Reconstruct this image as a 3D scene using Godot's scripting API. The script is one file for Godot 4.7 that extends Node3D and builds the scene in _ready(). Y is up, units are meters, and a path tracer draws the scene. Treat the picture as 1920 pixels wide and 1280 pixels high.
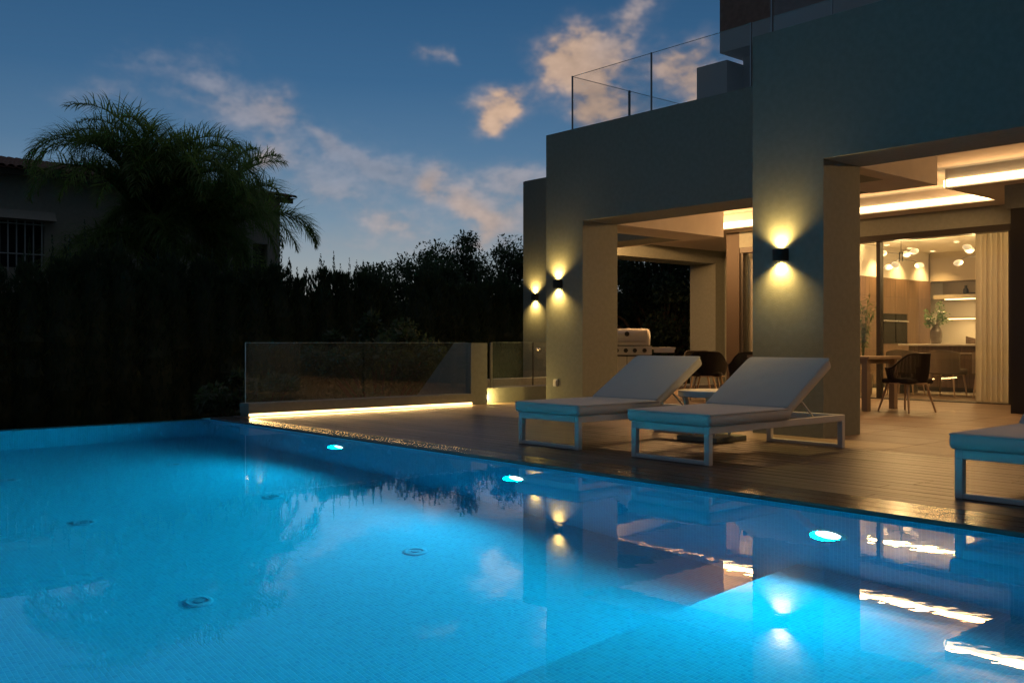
extends Node3D
# A villa terrace and infinity pool at dusk. x runs along the facade, -z into the house, y up; deck level is y = 0.

var M := {}
var names := {}
var rng := RandomNumberGenerator.new()


# ------------------------------------------------------------------ mesh building
class Shape:
	var v := PackedVector3Array()
	var n := PackedVector3Array()

	func tri(a: Vector3, b: Vector3, c: Vector3, out: Vector3) -> void:
		var g := (b - a).cross(c - a)
		if g.length_squared() < 1e-16:
			return
		g = g.normalized()
		if g.dot(out) > 0.0:
			v.append_array([a, c, b])
		else:
			g = -g
			v.append_array([a, b, c])
		n.append_array([g, g, g])

	func quad(a: Vector3, b: Vector3, c: Vector3, d: Vector3, out: Vector3) -> void:
		tri(a, b, c, out)
		tri(a, c, d, out)

	# triangle with its own normals (smooth shading)
	func stri(a: Vector3, b: Vector3, c: Vector3, na: Vector3, nb: Vector3, nc: Vector3) -> void:
		var g := (b - a).cross(c - a)
		if g.length_squared() < 1e-16:
			return
		if g.dot(na + nb + nc) > 0.0:
			v.append_array([a, c, b])
			n.append_array([na, nc, nb])
		else:
			v.append_array([a, b, c])
			n.append_array([na, nb, nc])

	func box(lo: Vector3, hi: Vector3, bevel := 0.0, xf := Transform3D()) -> void:
		var m := (lo + hi) / 2.0
		var h := (hi - lo) / 2.0
		var b: float = minf(bevel, minf(h.x, minf(h.y, h.z)) * 0.9)
		var c := xf * m
		# corner point: signs s, axis that is pushed fully out
		var pt := func(s: Vector3, axis: int) -> Vector3:
			var p := Vector3.ZERO
			for k in 3:
				p[k] = s[k] * (h[k] if k == axis else h[k] - b)
			return xf * (m + p)
		for axis in 3:
			var i := (axis + 1) % 3
			var j := (axis + 2) % 3
			for s in [-1.0, 1.0]:
				var q := []
				for t in [[-1.0, -1.0], [1.0, -1.0], [1.0, 1.0], [-1.0, 1.0]]:
					var sg := Vector3.ZERO
					sg[axis] = s
					sg[i] = t[0]
					sg[j] = t[1]
					q.append(pt.call(sg, axis))
				quad(q[0], q[1], q[2], q[3], (q[0] + q[2]) / 2.0 - c)
		if b <= 0.0:
			return
		for axis in 3:
			var i := (axis + 1) % 3
			var j := (axis + 2) % 3
			for si in [-1.0, 1.0]:
				for sj in [-1.0, 1.0]:
					var s0 := Vector3.ZERO
					s0[i] = si
					s0[j] = sj
					s0[axis] = -1.0
					var s1 := s0
					s1[axis] = 1.0
					var a0: Vector3 = pt.call(s0, i)
					var a1: Vector3 = pt.call(s1, i)
					var b0: Vector3 = pt.call(s0, j)
					var b1: Vector3 = pt.call(s1, j)
					quad(a0, a1, b1, b0, (a0 + b1) / 2.0 - c)
		for sx in [-1.0, 1.0]:
			for sy in [-1.0, 1.0]:
				for sz in [-1.0, 1.0]:
					var s := Vector3(sx, sy, sz)
					var p: Vector3 = pt.call(s, 0)
					tri(p, pt.call(s, 1), pt.call(s, 2), p - c)

	# round bar through points, one radius per point
	func tube(pts: Array, radii: Array, sides := 8, caps := true) -> void:
		var rings := []
		var norms := []
		var up := Vector3.UP
		for k in pts.size():
			var d: Vector3 = (pts[mini(k + 1, pts.size() - 1)] - pts[maxi(k - 1, 0)]).normalized()
			if absf(d.dot(up)) > 0.95:
				up = Vector3.RIGHT if absf(d.x) < 0.9 else Vector3.BACK
			var s := d.cross(up).normalized()
			var t := s.cross(d).normalized()
			up = t
			var ring := []
			var rn := []
			for q in sides:
				var a := TAU * q / sides
				var o := s * cos(a) + t * sin(a)
				ring.append(pts[k] + o * radii[k])
				rn.append(o)
			rings.append(ring)
			norms.append(rn)
		for k in pts.size() - 1:
			for q in sides:
				var w := (q + 1) % sides
				stri(rings[k][q], rings[k][w], rings[k + 1][w], norms[k][q], norms[k][w], norms[k + 1][w])
				stri(rings[k][q], rings[k + 1][w], rings[k + 1][q], norms[k][q], norms[k + 1][w], norms[k + 1][q])
		if caps:
			for e in [0, pts.size() - 1]:
				var d: Vector3 = pts[0] - pts[1] if e == 0 else pts[e] - pts[e - 1]
				for q in sides:
					tri(pts[e], rings[e][q], rings[e][(q + 1) % sides], d)

	# turned shape: profile of Vector2(radius, height)
	func lathe(profile: Array, sides := 24, xf := Transform3D(), from := 0.0, to := TAU) -> void:
		for k in profile.size() - 1:
			var p: Vector2 = profile[k]
			var q: Vector2 = profile[k + 1]
			var e := (q - p).normalized()
			var rn := Vector2(e.y, -e.x)
			for s in sides:
				var a := from + (to - from) * s / sides
				var b := from + (to - from) * (s + 1) / sides
				var pa := xf * Vector3(p.x * cos(a), p.y, p.x * sin(a))
				var pb := xf * Vector3(p.x * cos(b), p.y, p.x * sin(b))
				var qa := xf * Vector3(q.x * cos(a), q.y, q.x * sin(a))
				var qb := xf * Vector3(q.x * cos(b), q.y, q.x * sin(b))
				var na := (xf.basis * Vector3(rn.x * cos(a), rn.y, rn.x * sin(a))).normalized()
				var nb := (xf.basis * Vector3(rn.x * cos(b), rn.y, rn.x * sin(b))).normalized()
				stri(pa, pb, qb, na, nb, nb)
				stri(pa, qb, qa, na, nb, na)

	# flat outline in the plane of u and w, extruded along t
	func prism(outline: Array, at: Vector3, u: Vector3, w: Vector3, t: Vector3) -> void:
		var poly := PackedVector2Array(outline)
		var idx := Geometry2D.triangulate_polygon(poly)
		var mid := Vector2.ZERO
		for p in poly:
			mid += p / poly.size()
		for k in range(0, idx.size(), 3):
			var a := poly[idx[k]]
			var b := poly[idx[k + 1]]
			var c := poly[idx[k + 2]]
			var pa := at + u * a.x + w * a.y
			var pb := at + u * b.x + w * b.y
			var pc := at + u * c.x + w * c.y
			tri(pa, pb, pc, -t)
			tri(pa + t, pb + t, pc + t, t)
		var ccw := not Geometry2D.is_polygon_clockwise(poly)
		for k in poly.size():
			var a := poly[k]
			var b := poly[(k + 1) % poly.size()]
			var e := b - a
			var o := Vector2(e.y, -e.x) * (1.0 if ccw else -1.0)
			var pa := at + u * a.x + w * a.y
			var pb := at + u * b.x + w * b.y
			quad(pa, pb, pb + t, pa + t, u * o.x + w * o.y)

	func mesh() -> ArrayMesh:
		var arr := []
		arr.resize(Mesh.ARRAY_MAX)
		arr[Mesh.ARRAY_VERTEX] = v
		arr[Mesh.ARRAY_NORMAL] = n
		var m := ArrayMesh.new()
		m.add_surface_from_arrays(Mesh.PRIMITIVE_TRIANGLES, arr)
		return m


# ------------------------------------------------------------------ objects
func numbered(called: String) -> String:
	var k: int = names.get(called, 0)
	names[called] = k + 1
	return called if k == 0 else "%s_%03d" % [called, k]


func tag(o: Node, label := "", category := "", group := "", kind := "") -> Node:
	for p in [["label", label], ["category", category], ["group", group], ["kind", kind]]:
		if p[1] != "":
			o.set_meta(p[0], p[1])
	return o


func thing(called: String, label: String, category: String, at := Vector3.ZERO, turn := 0.0, group := "", kind := "") -> Node3D:
	var o := Node3D.new()
	o.name = numbered(called)
	add_child(o)
	o.position = at
	o.rotation.y = turn
	tag(o, label, category, group, kind)
	return o


func copy(o: Node3D, called: String, label: String, at: Vector3, turn := 0.0) -> Node3D:
	var c: Node3D = o.duplicate()
	c.name = numbered(called)
	add_child(c)
	c.position = at
	c.rotation.y = turn
	c.set_meta("label", label)
	return c


func part(parent: Node3D, called: String, m: Mesh, mat: Material, xf := Transform3D()) -> MeshInstance3D:
	var o := MeshInstance3D.new()
	o.name = called
	o.mesh = m
	o.material_override = null
	m.surface_set_material(0, mat) if m.surface_get_material(0) == null else o.set_surface_override_material(0, mat)
	parent.add_child(o, true)
	o.transform = xf
	return o


# box between two points given in the parent's own axes
func pbox(parent: Node3D, called: String, lo: Vector3, hi: Vector3, mat: Material, bevel := 0.0) -> MeshInstance3D:
	var c := (lo + hi) / 2.0
	var s := Shape.new()
	s.box(lo - c, hi - c, bevel)
	return part(parent, called, s.mesh(), mat, Transform3D(Basis(), c))


# box between two points of the world, under a parent that is moved but not turned
func wbox(parent: Node3D, called: String, lo: Vector3, hi: Vector3, mat: Material, bevel := 0.0) -> MeshInstance3D:
	var base := parent.global_position
	return pbox(parent, called, lo - base, hi - base, mat, bevel)


func spart(parent: Node3D, called: String, s: Shape, mat: Material, xf := Transform3D()) -> MeshInstance3D:
	return part(parent, called, s.mesh(), mat, xf)


func V(x: float, y: float, z: float) -> Vector3:
	return Vector3(x, y, z)


# ------------------------------------------------------------------ materials
func lin(r: float, g: float, b: float) -> Color:
	return Color(r, g, b).linear_to_srgb()


func plain(r: float, g: float, b: float, rough := 0.6, metal := 0.0) -> StandardMaterial3D:
	var m := StandardMaterial3D.new()
	m.albedo_color = lin(r, g, b)
	m.roughness = rough
	m.metallic = metal
	return m


func noise_tex(freq: float, seed_: int, lo: float, hi: float, octaves := 4, size := 512) -> NoiseTexture2D:
	var f := FastNoiseLite.new()
	f.noise_type = FastNoiseLite.TYPE_SIMPLEX_SMOOTH
	f.frequency = freq
	f.seed = seed_
	f.fractal_octaves = octaves
	var t := NoiseTexture2D.new()
	t.width = size
	t.height = size
	t.seamless = true
	t.noise = f
	var g := Gradient.new()
	g.set_color(0, Color(lo, lo, lo))
	g.set_color(1, Color(hi, hi, hi))
	t.color_ramp = g
	return t


func tri_map(m: StandardMaterial3D, scale: Vector3, world := true) -> StandardMaterial3D:
	m.uv1_triplanar = true
	m.uv1_world_triplanar = world
	m.uv1_scale = scale
	m.uv1_triplanar_sharpness = 8.0
	return m


func bump(m: StandardMaterial3D, t: Texture2D, cm: float) -> StandardMaterial3D:
	m.heightmap_enabled = true
	m.heightmap_texture = t
	m.heightmap_scale = cm
	return m


func glow(r: float, g: float, b: float, energy: float) -> StandardMaterial3D:
	var m := plain(0.8, 0.8, 0.8, 0.5)
	m.emission_enabled = true
	m.emission = lin(r, g, b)
	m.emission_energy_multiplier = energy
	return m


# grain that runs along one axis; rows of fine streaks, in three tones
func grain_image(seed_: int, lo: float, hi: float) -> ImageTexture:
	var f := FastNoiseLite.new()
	f.seed = seed_
	f.frequency = 0.05
	f.fractal_octaves = 5
	var im := Image.create(256, 256, false, Image.FORMAT_RGB8)
	for y in 256:
		for x in 256:
			# wrap by blending two samples along the long axis
			var k := x / 256.0
			var a := f.get_noise_2d(x * 0.12, y * 1.7)
			var b := f.get_noise_2d((x - 256) * 0.12, y * 1.7)
			var w := clampf(0.5 + 0.75 * lerpf(a, b, k), 0.0, 1.0)
			var c := lerpf(lo, hi, w)
			im.set_pixel(x, y, Color(c, c, c))
	return ImageTexture.create_from_image(im)


# glass mosaic: small square tiles, each with its own tone, between pale joints
func mosaic_images() -> Array:
	var r := RandomNumberGenerator.new()
	r.seed = 11
	var n := 32
	var p := 16
	var col := Image.create(n * p, n * p, false, Image.FORMAT_RGB8)
	var hgt := Image.create(n * p, n * p, false, Image.FORMAT_RGB8)
	col.fill(Color(0.42, 0.84, 0.91))
	hgt.fill(Color(0.2, 0.2, 0.2))
	for j in n:
		for i in n:
			var t := r.randf_range(0.94, 1.0)
			var tone := Color(0.28 * t, 0.78 * t, 0.88 * t)
			if r.randf() < 0.22:
				tone = Color(0.26 * t, 0.75 * t, 0.87 * t)
			col.fill_rect(Rect2i(i * p + 1, j * p + 1, p - 2, p - 2), tone)
			var h := r.randf_range(0.75, 1.0)
			hgt.fill_rect(Rect2i(i * p + 1, j * p + 1, p - 2, p - 2), Color(h, h, h))
	return [ImageTexture.create_from_image(col), ImageTexture.create_from_image(hgt)]


func make_materials() -> void:
	# smooth rendered stucco, trowelled, pale warm grey
	var st := plain(0.265, 0.29, 0.26, 0.92)
	st.albedo_texture = noise_tex(0.05, 3, 0.93, 1.0, 5)
	tri_map(st, V(0.45, 0.45, 0.45))
	bump(st, noise_tex(0.3, 5, 0.0, 1.0, 4), 0.16)
	M.stucco = st
	var ce := plain(0.60, 0.55, 0.49, 0.9)
	ce.albedo_texture = noise_tex(0.02, 8, 0.95, 1.0, 3)
	tri_map(ce, V(0.3, 0.3, 0.3))
	M.ceiling = ce
	var inn := plain(0.62, 0.58, 0.52, 0.85)
	M.plaster = inn
	var br := plain(0.42, 0.255, 0.20, 0.9)
	br.albedo_texture = noise_tex(0.03, 21, 0.85, 1.0, 4)
	tri_map(br, V(0.4, 0.4, 0.4))
	M.brown_render = br
	M.concrete = plain(0.52, 0.51, 0.49, 0.85)
	# deck boards in four tones of weathered composite
	var g1 := grain_image(31, 0.55, 1.0)
	var g2 := grain_image(32, 0.6, 1.0)
	M.boards = []
	for k in 5:
		var t: float = [0.78, 1.0, 0.88, 1.2, 0.66][k]
		var b := plain(0.180 * t, 0.126 * t, 0.093 * t, 0.42)
		b.albedo_texture = g1 if k % 2 else g2
		b.uv1_offset = V(0.13 * k, 0.31 * k, 0.47 * k)
		tri_map(b, V(0.45, 2.2, 2.2))
		b.uv1_offset = V(0.13 * k, 0.31 * k, 0.47 * k)
		bump(b, g2, 0.22)
		b.roughness_texture = g1
		b.roughness = 0.52
		M.boards.append(b)
	# the boards along the edge are wet
	M.wet_boards = []
	for k in 3:
		var b: StandardMaterial3D = M.boards[k].duplicate()
		b.albedo_color = b.albedo_color.darkened(0.25)
		b.roughness = 0.27
		b.metallic_specular = 0.6
		M.wet_boards.append(b)
	# terrace tiles: matt sandy stoneware
	M.tiles = []
	var g3 := grain_image(33, 0.86, 1.0)
	for k in 3:
		var t: float = [0.92, 1.0, 1.07][k]
		var b := plain(0.34 * t, 0.255 * t, 0.185 * t, 0.5)
		b.albedo_texture = g3
		tri_map(b, V(0.4, 0.7, 0.7))
		b.uv1_offset = V(0.37 * k, 0.2 * k, 0.51 * k)
		bump(b, noise_tex(0.05, 41, 0.0, 1.0, 4), 0.12) if k == 0 else bump(b, M.tiles[0].heightmap_texture, 0.12)
		M.tiles.append(b)
	M.grout = plain(0.05, 0.04, 0.033, 0.9)
	M.floor_in = plain(0.40, 0.33, 0.26, 0.35)
	var mo := mosaic_images()
	var mz := plain(0.92, 0.95, 0.97, 0.7)
	mz.metallic_specular = 0.25
	mz.albedo_texture = mo[0]
	bump(mz, mo[1], 0.15)
	tri_map(mz, V(1.25, 1.25, 1.25))
	M.mosaic = mz
	# water: smooth, with slow small ripples
	var wa := StandardMaterial3D.new()
	wa.albedo_color = Color(1, 1, 1, 0.0)
	wa.transparency = BaseMaterial3D.TRANSPARENCY_ALPHA
	wa.refraction_enabled = true
	wa.refraction_scale = 0.033
	wa.roughness = 0.0
	wa.metallic_specular = 0.5
	var wn := noise_tex(0.012, 77, 0.0, 1.0, 3)
	wn.as_normal_map = true
	wn.bump_strength = 8.0
	wa.normal_enabled = true
	wa.normal_texture = wn
	wa.normal_scale = 0.007
	tri_map(wa, V(1.0, 1.0, 1.0))
	M.water = wa
	var gl := StandardMaterial3D.new()
	gl.albedo_color = Color(0.75, 0.85, 0.82, 0.03)
	gl.transparency = BaseMaterial3D.TRANSPARENCY_ALPHA
	gl.roughness = 0.0
	gl.metallic_specular = 0.5
	M.glass = gl
	M.glass_edge = plain(0.42, 0.55, 0.52, 0.15)
	M.steel = plain(0.55, 0.54, 0.52, 0.28, 1.0)
	M.brushed = plain(0.62, 0.60, 0.57, 0.5, 0.9)
	M.black = plain(0.018, 0.018, 0.018, 0.45)
	M.frame = plain(0.035, 0.031, 0.028, 0.4)
	M.white_metal = plain(0.70, 0.70, 0.69, 0.42)
	var fa := plain(0.80, 0.78, 0.74, 0.95)
	fa.albedo_texture = noise_tex(0.25, 51, 0.78, 1.0, 3)
	tri_map(fa, V(2.2, 2.2, 2.2), false)
	bump(fa, fa.albedo_texture, 0.25)
	fa.rim_enabled = true
	fa.rim = 0.25
	M.fabric = fa
	M.led = glow(1.0, 0.70, 0.34, 5.0)
	M.led_low = glow(1.0, 0.66, 0.28, 4.5)
	M.lamp_lens = glow(1.0, 0.78, 0.42, 6.0)
	M.pool_lens = glow(0.80, 0.98, 1.0, 7.0)
	var wood := plain(0.20, 0.125, 0.075, 0.55)
	wood.albedo_texture = g1
	tri_map(wood, V(4.0, 0.6, 4.0))
	M.wood = wood
	var wv := plain(0.21, 0.125, 0.078, 0.5)
	var gv := grain_image(36, 0.62, 1.0)
	gv.get_image()
	var rot := gv.get_image()
	rot.rotate_90(CLOCKWISE)
	wv.albedo_texture = ImageTexture.create_from_image(rot)
	tri_map(wv, V(1.6, 0.5, 1.6))
	M.veneer = wv
	M.teak = plain(0.50, 0.37, 0.25, 0.55)
	M.taupe = plain(0.17, 0.132, 0.098, 0.9)
	M.vase = plain(0.16, 0.13, 0.10, 0.25)
	M.rope = plain(0.022, 0.017, 0.015, 0.8)
	M.beige = plain(0.36, 0.29, 0.22, 0.9)
	M.leaf = foliage(0.035, 0.065, 0.022)
	M.leaf_dark = foliage(0.024, 0.042, 0.018)
	M.palm = foliage(0.095, 0.140, 0.036)
	M.oven_glass = plain(0.005, 0.005, 0.005, 0.3)
	M.oven_glass.metallic_specular = 0.18
	M.cladding = plain(0.045, 0.032, 0.023, 0.6)
	M.dark_glass = plain(0.02, 0.025, 0.03, 0.08)
	M.white_stone = plain(0.66, 0.62, 0.56, 0.3)
	M.beige_stone = plain(0.38, 0.32, 0.25, 0.5)
	M.globe = glow(1.0, 0.74, 0.40, 0.55)
	var sh := plain(0.52, 0.43, 0.30, 0.9)
	sh.backlight_enabled = true
	sh.backlight = lin(0.85, 0.80, 0.70)
	M.sheer = sh
	M.bark = plain(0.10, 0.075, 0.055, 0.95)


func foliage(r: float, g: float, b: float) -> StandardMaterial3D:
	var m := plain(r, g, b, 0.7)
	m.backlight_enabled = true
	m.backlight = lin(r * 3.0, g * 3.0, b * 3.0)
	return m


# ------------------------------------------------------------------ sky
func make_sky() -> Sky:
	var w := 4096
	var h := 2048
	var f := FastNoiseLite.new()
	f.seed = 5
	f.noise_type = FastNoiseLite.TYPE_SIMPLEX_SMOOTH
	f.frequency = 1.0
	f.fractal_octaves = 5
	f.fractal_gain = 0.55
	# clouds seen in the west: bearing, height (degrees), half width, half height, tilt, weight, warmth
	var blobs := [
		[-45.9, 16.6, 1.5, 1.5, 0.0, 1.10, 1.0], [-44.2, 15.6, 1.7, 1.3, 0.3, 1.10, 1.0], [-43.9, 13.4, 1.5, 1.2, -0.3, 1.0, 0.95], [-42.6, 17.6, 2.0, 0.8, 0.6, 0.85, 0.6], [-41.2, 19.0, 1.6, 0.6, 0.7, 0.6, 0.4],
		[-38.9, 15.9, 1.4, 1.2, 0.3, 1.0, 0.9], [-37.4, 14.3, 1.5, 1.2, 0.3, 0.95, 0.9], [-34.5, 14.5, 2.4, 1.3, 0.3, 0.8, 0.7], [-41.2, 12.6, 1.3, 0.8, 0.2, 0.7, 0.8],
		[-49.3, 13.9, 1.25, 0.8, 0.4, 1.10, 1.0], [-50.5, 13.1, 1.0, 0.7, 0.4, 1.0, 0.9], [-51.4, 14.2, 1.0, 0.5, 0.3, 0.6, 0.4],
		[-66.6, 14.2, 1.9, 1.0, -0.1, 0.62, 0.10], [-64.4, 12.9, 1.8, 0.75, -0.1, 0.66, 0.28], [-62.8, 13.2, 0.8, 0.9, 0.0, 0.6, 0.5],
		[-60.1, 11.8, 1.3, 0.45, -0.6, 0.92, 0.22], [-58.4, 10.7, 1.5, 0.5, -0.6, 0.90, 0.20], [-56.0, 9.9, 2.4, 0.55, -0.1, 0.78, 0.15], [-61.2, 10.3, 1.9, 0.8, -0.5, 0.66, 0.10],
		[-53.9, 9.2, 0.75, 0.65, 0.2, 1.05, 1.0], [-51.8, 8.2, 0.9, 0.7, -0.5, 0.95, 0.9], [-50.7, 7.3, 1.1, 0.75, -0.5, 1.0, 0.95], [-51.0, 6.0, 1.1, 0.5, 0.0, 0.7, 0.7],
		[-54.2, 16.7, 0.8, 0.45, -0.3, 0.85, 0.45], [-52.9, 16.5, 0.7, 0.35, -0.5, 0.7, 0.4], [-63.4, 10.4, 1.2, 1.1, -0.9, 0.86, 0.70], [-72.3, 13.4, 2.4, 0.8, 0.1, 0.5, 0.2], [-70.0, 15.4, 2.6, 0.8, 0.2, 0.35, 0.1],
		[-56.5, 7.0, 1.7, 0.6, -0.3, 0.66, 0.5], [-60.0, 8.8, 1.9, 0.6, -0.2, 0.62, 0.3], [-48.5, 9.6, 1.9, 0.9, 0.1, 0.7, 0.3], [-48.2, 7.6, 1.3, 0.9, 0.0, 0.66, 0.4],
		[-56.0, 9.6, 5.0, 1.6, -0.25, 0.40, 0.05], [-44.5, 15.8, 3.6, 2.6, 0.3, 0.34, 0.35], [-65.5, 13.2, 4.0, 1.8, -0.1, 0.34, 0.2], [-50.0, 8.0, 4.5, 1.8, -0.2, 0.42, 0.3], [-37.5, 15.0, 3.5, 2.2, 0.2, 0.34, 0.4], [-58.0, 5.8, 7.0, 1.2, 0.0, 0.42, 0.45], [-59.0, 9.8, 4.5, 2.0, -0.4, 0.42, 0.05], [-47.5, 7.5, 3.0, 2.6, 0.0, 0.46, 0.2], [-67.5, 16.0, 3.0, 1.2, 0.1, 0.2, 0.1],
	]
	var data := PackedByteArray()
	data.resize(w * h * 3)
	# clear air by height (degrees), linear light; bright neutral overhead added to light the loungers
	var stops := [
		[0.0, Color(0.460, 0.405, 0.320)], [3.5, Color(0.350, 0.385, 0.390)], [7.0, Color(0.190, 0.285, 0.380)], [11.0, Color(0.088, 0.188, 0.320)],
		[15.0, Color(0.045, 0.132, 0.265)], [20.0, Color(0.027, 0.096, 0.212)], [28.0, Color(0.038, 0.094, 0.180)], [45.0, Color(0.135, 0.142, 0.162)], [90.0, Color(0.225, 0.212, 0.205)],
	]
	for y in h:
		var el := 90.0 - 180.0 * (y + 0.5) / h
		var base := Color(0.03, 0.03, 0.03)
		if el >= 0.0:
			for k in stops.size() - 1:
				if el <= stops[k + 1][0]:
					base = (stops[k][1] as Color).lerp(stops[k + 1][1], (el - stops[k][0]) / (stops[k + 1][0] - stops[k][0]))
					break
		var ce := cos(deg_to_rad(el))
		var se := sin(deg_to_rad(el))
		var near := []
		for b in blobs:
			if absf(el - b[1]) < 2.6 * (b[3] + b[2] * absf(b[4])) + 0.5:
				near.append(b)
		for x in w:
			var c := base
			if el > 0.0:
				var az := 360.0 * (x + 0.5) / w
				if az > 180.0:
					az -= 360.0
				# the west, where the sun went down, is brighter and warmer than the east
				var d := absf(az + 58.0)
				if d > 180.0:
					d = 360.0 - d
				var wst := 0.5 + 0.5 * cos(deg_to_rad(d))
				c = c.lerp(Color(c.b * 0.40, c.b * 0.62, c.b * 0.92), (1.0 - wst) * 0.75)
				var fall: float = lerpf(0.14 + 0.86 * wst * wst, 0.85, smoothstep(22.0, 70.0, el))  # dimming eased overhead, keeping the added zenith light on the loungers
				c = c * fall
				if el < 88.0:
					var ar := deg_to_rad(az)
					var px := sin(ar) * ce
					var pz := -cos(ar) * ce
					var cover := 0.0
					var warm := 0.0
					var n := -2.0
					var wx := 0.0
					var wy := 0.0
					if near.size():
						wx = 0.9 * f.get_noise_3d(px * 14.0, se * 22.0, pz * 14.0 + 40.0)
						wy = 0.7 * f.get_noise_3d(px * 14.0 + 60.0, se * 22.0, pz * 14.0)
					for b in near:
						var dx: float = (az - b[0]) * ce + wx
						var dy: float = el - b[1] + wy
						var u: float = (dx + dy * b[4]) / b[2]
						var t: float = (dy - dx * b[4]) / b[3]
						var g := u * u + t * t
						if g < 6.0:
							var s: float = b[5] * exp(-g * 0.75)
							cover += s
							warm += s * b[6]
					if cover > 0.01:
						warm /= cover
						n = f.get_noise_3d(px * 16.0, se * 34.0, pz * 16.0) + 0.7 * f.get_noise_3d(px * 44.0 + 7.0, se * 80.0, pz * 44.0) + 0.3 * f.get_noise_3d(px * 150.0, se * 260.0, pz * 150.0)
						cover = maxf(cover + minf(cover, 1.0) * n * 0.8 - 0.07, 0.0)
						warm *= cover
					if d > 30.0 or el > 21.0:
						# the same broken cloud goes on over the rest of the sky
						var m := f.get_noise_3d(px * 3.1 + 20.0, se * 6.5, pz * 3.1) + 0.4 * f.get_noise_3d(px * 11.0, se * 20.0, pz * 11.0 + 9.0)
						var s := clampf((m - 0.18) * 1.6, 0.0, 0.8) * clampf((88.0 - el) / 20.0, 0.0, 1.0)
						s *= clampf(maxf((d - 30.0) / 10.0, (el - 21.0) / 6.0), 0.0, 1.0)
						cover += s
						warm += s * 0.4 * wst
					if cover > 0.02:
						warm /= cover
						var a := smoothstep(0.0, 1.45, cover) * 0.95
						var lit := Color(0.60, 0.40, 0.27).lerp(Color(0.31, 0.32, 0.38), 1.0 - warm)
						lit = lit.lerp(Color(0.23, 0.24, 0.31), clampf(1.0 - cover, 0.0, 0.75) * warm)
						lit = lit * (1.0 + 0.25 * clampf(n, -1.0, 1.0))
						lit = lit * fall
						c = c.lerp(lit, a * clampf(0.45 + warm * 0.6, 0.0, 1.0))
			var s8 := c.linear_to_srgb()
			var k := (y * w + x) * 3
			data[k] = int(clampf(s8.r, 0.0, 1.0) * 255.0 + 0.5)
			data[k + 1] = int(clampf(s8.g, 0.0, 1.0) * 255.0 + 0.5)
			data[k + 2] = int(clampf(s8.b, 0.0, 1.0) * 255.0 + 0.5)
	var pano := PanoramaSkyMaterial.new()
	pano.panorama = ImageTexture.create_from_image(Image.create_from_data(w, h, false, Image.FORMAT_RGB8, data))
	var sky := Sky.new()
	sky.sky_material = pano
	return sky


# ------------------------------------------------------------------ lamps
func area_light(at: Vector3, towards: Vector3, along: Vector3, length: float, width: float, r: float, g: float, b: float, energy: float, parent: Node3D = null) -> void:
	var l := AreaLight3D.new()
	l.name = "lamp_light"
	(parent if parent else self).add_child(l, true)
	l.area_size = Vector2(length, width)
	l.light_color = lin(r, g, b)
	l.light_energy = energy
	l.shadow_enabled = true
	var z := -towards.normalized()
	var x := along.normalized()
	l.global_transform = Transform3D(Basis(x, z.cross(x).normalized(), z), at)


func spot(at: Vector3, towards: Vector3, angle: float, soft: float, r: float, g: float, b: float, energy: float, size: float, parent: Node3D) -> void:
	var l := SpotLight3D.new()
	l.name = "lamp_light"
	parent.add_child(l, true)
	l.spot_angle = angle
	l.spot_angle_attenuation = soft
	l.spot_range = 12.0
	l.spot_attenuation = 2.0
	l.light_color = lin(r, g, b)
	l.light_energy = energy
	l.light_size = size
	l.shadow_enabled = true
	var up := Vector3.FORWARD if absf(towards.normalized().y) > 0.9 else Vector3.UP
	l.global_transform = Transform3D(Basis.looking_at(towards, up), at)


func omni(at: Vector3, r: float, g: float, b: float, energy: float, size: float, parent: Node3D) -> void:
	var l := OmniLight3D.new()
	l.name = "lamp_light"
	parent.add_child(l, true)
	l.omni_range = 12.0
	l.omni_attenuation = 2.0
	l.light_color = lin(r, g, b)
	l.light_energy = energy
	l.light_size = size
	l.shadow_enabled = true
	l.global_position = at


# ------------------------------------------------------------------ setting
func build_ground() -> void:
	var g := thing("ground", "dark garden lawn beyond the pool", "ground", V(0, -2.6, 0), 0.0, "", "structure")
	var pm := PlaneMesh.new()
	pm.size = Vector2(900, 900)
	var gm := plain(0.045, 0.055, 0.025, 0.95)
	gm.albedo_texture = noise_tex(0.05, 61, 0.5, 1.0, 5)
	tri_map(gm, V(0.2, 0.2, 0.2))
	part(g, "lawn", pm, gm)


const POOL_Z := -5.08
const WEIR_X := -11.72
const NEAR_Z := -0.25
const POOL_R := 1.6


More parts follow.
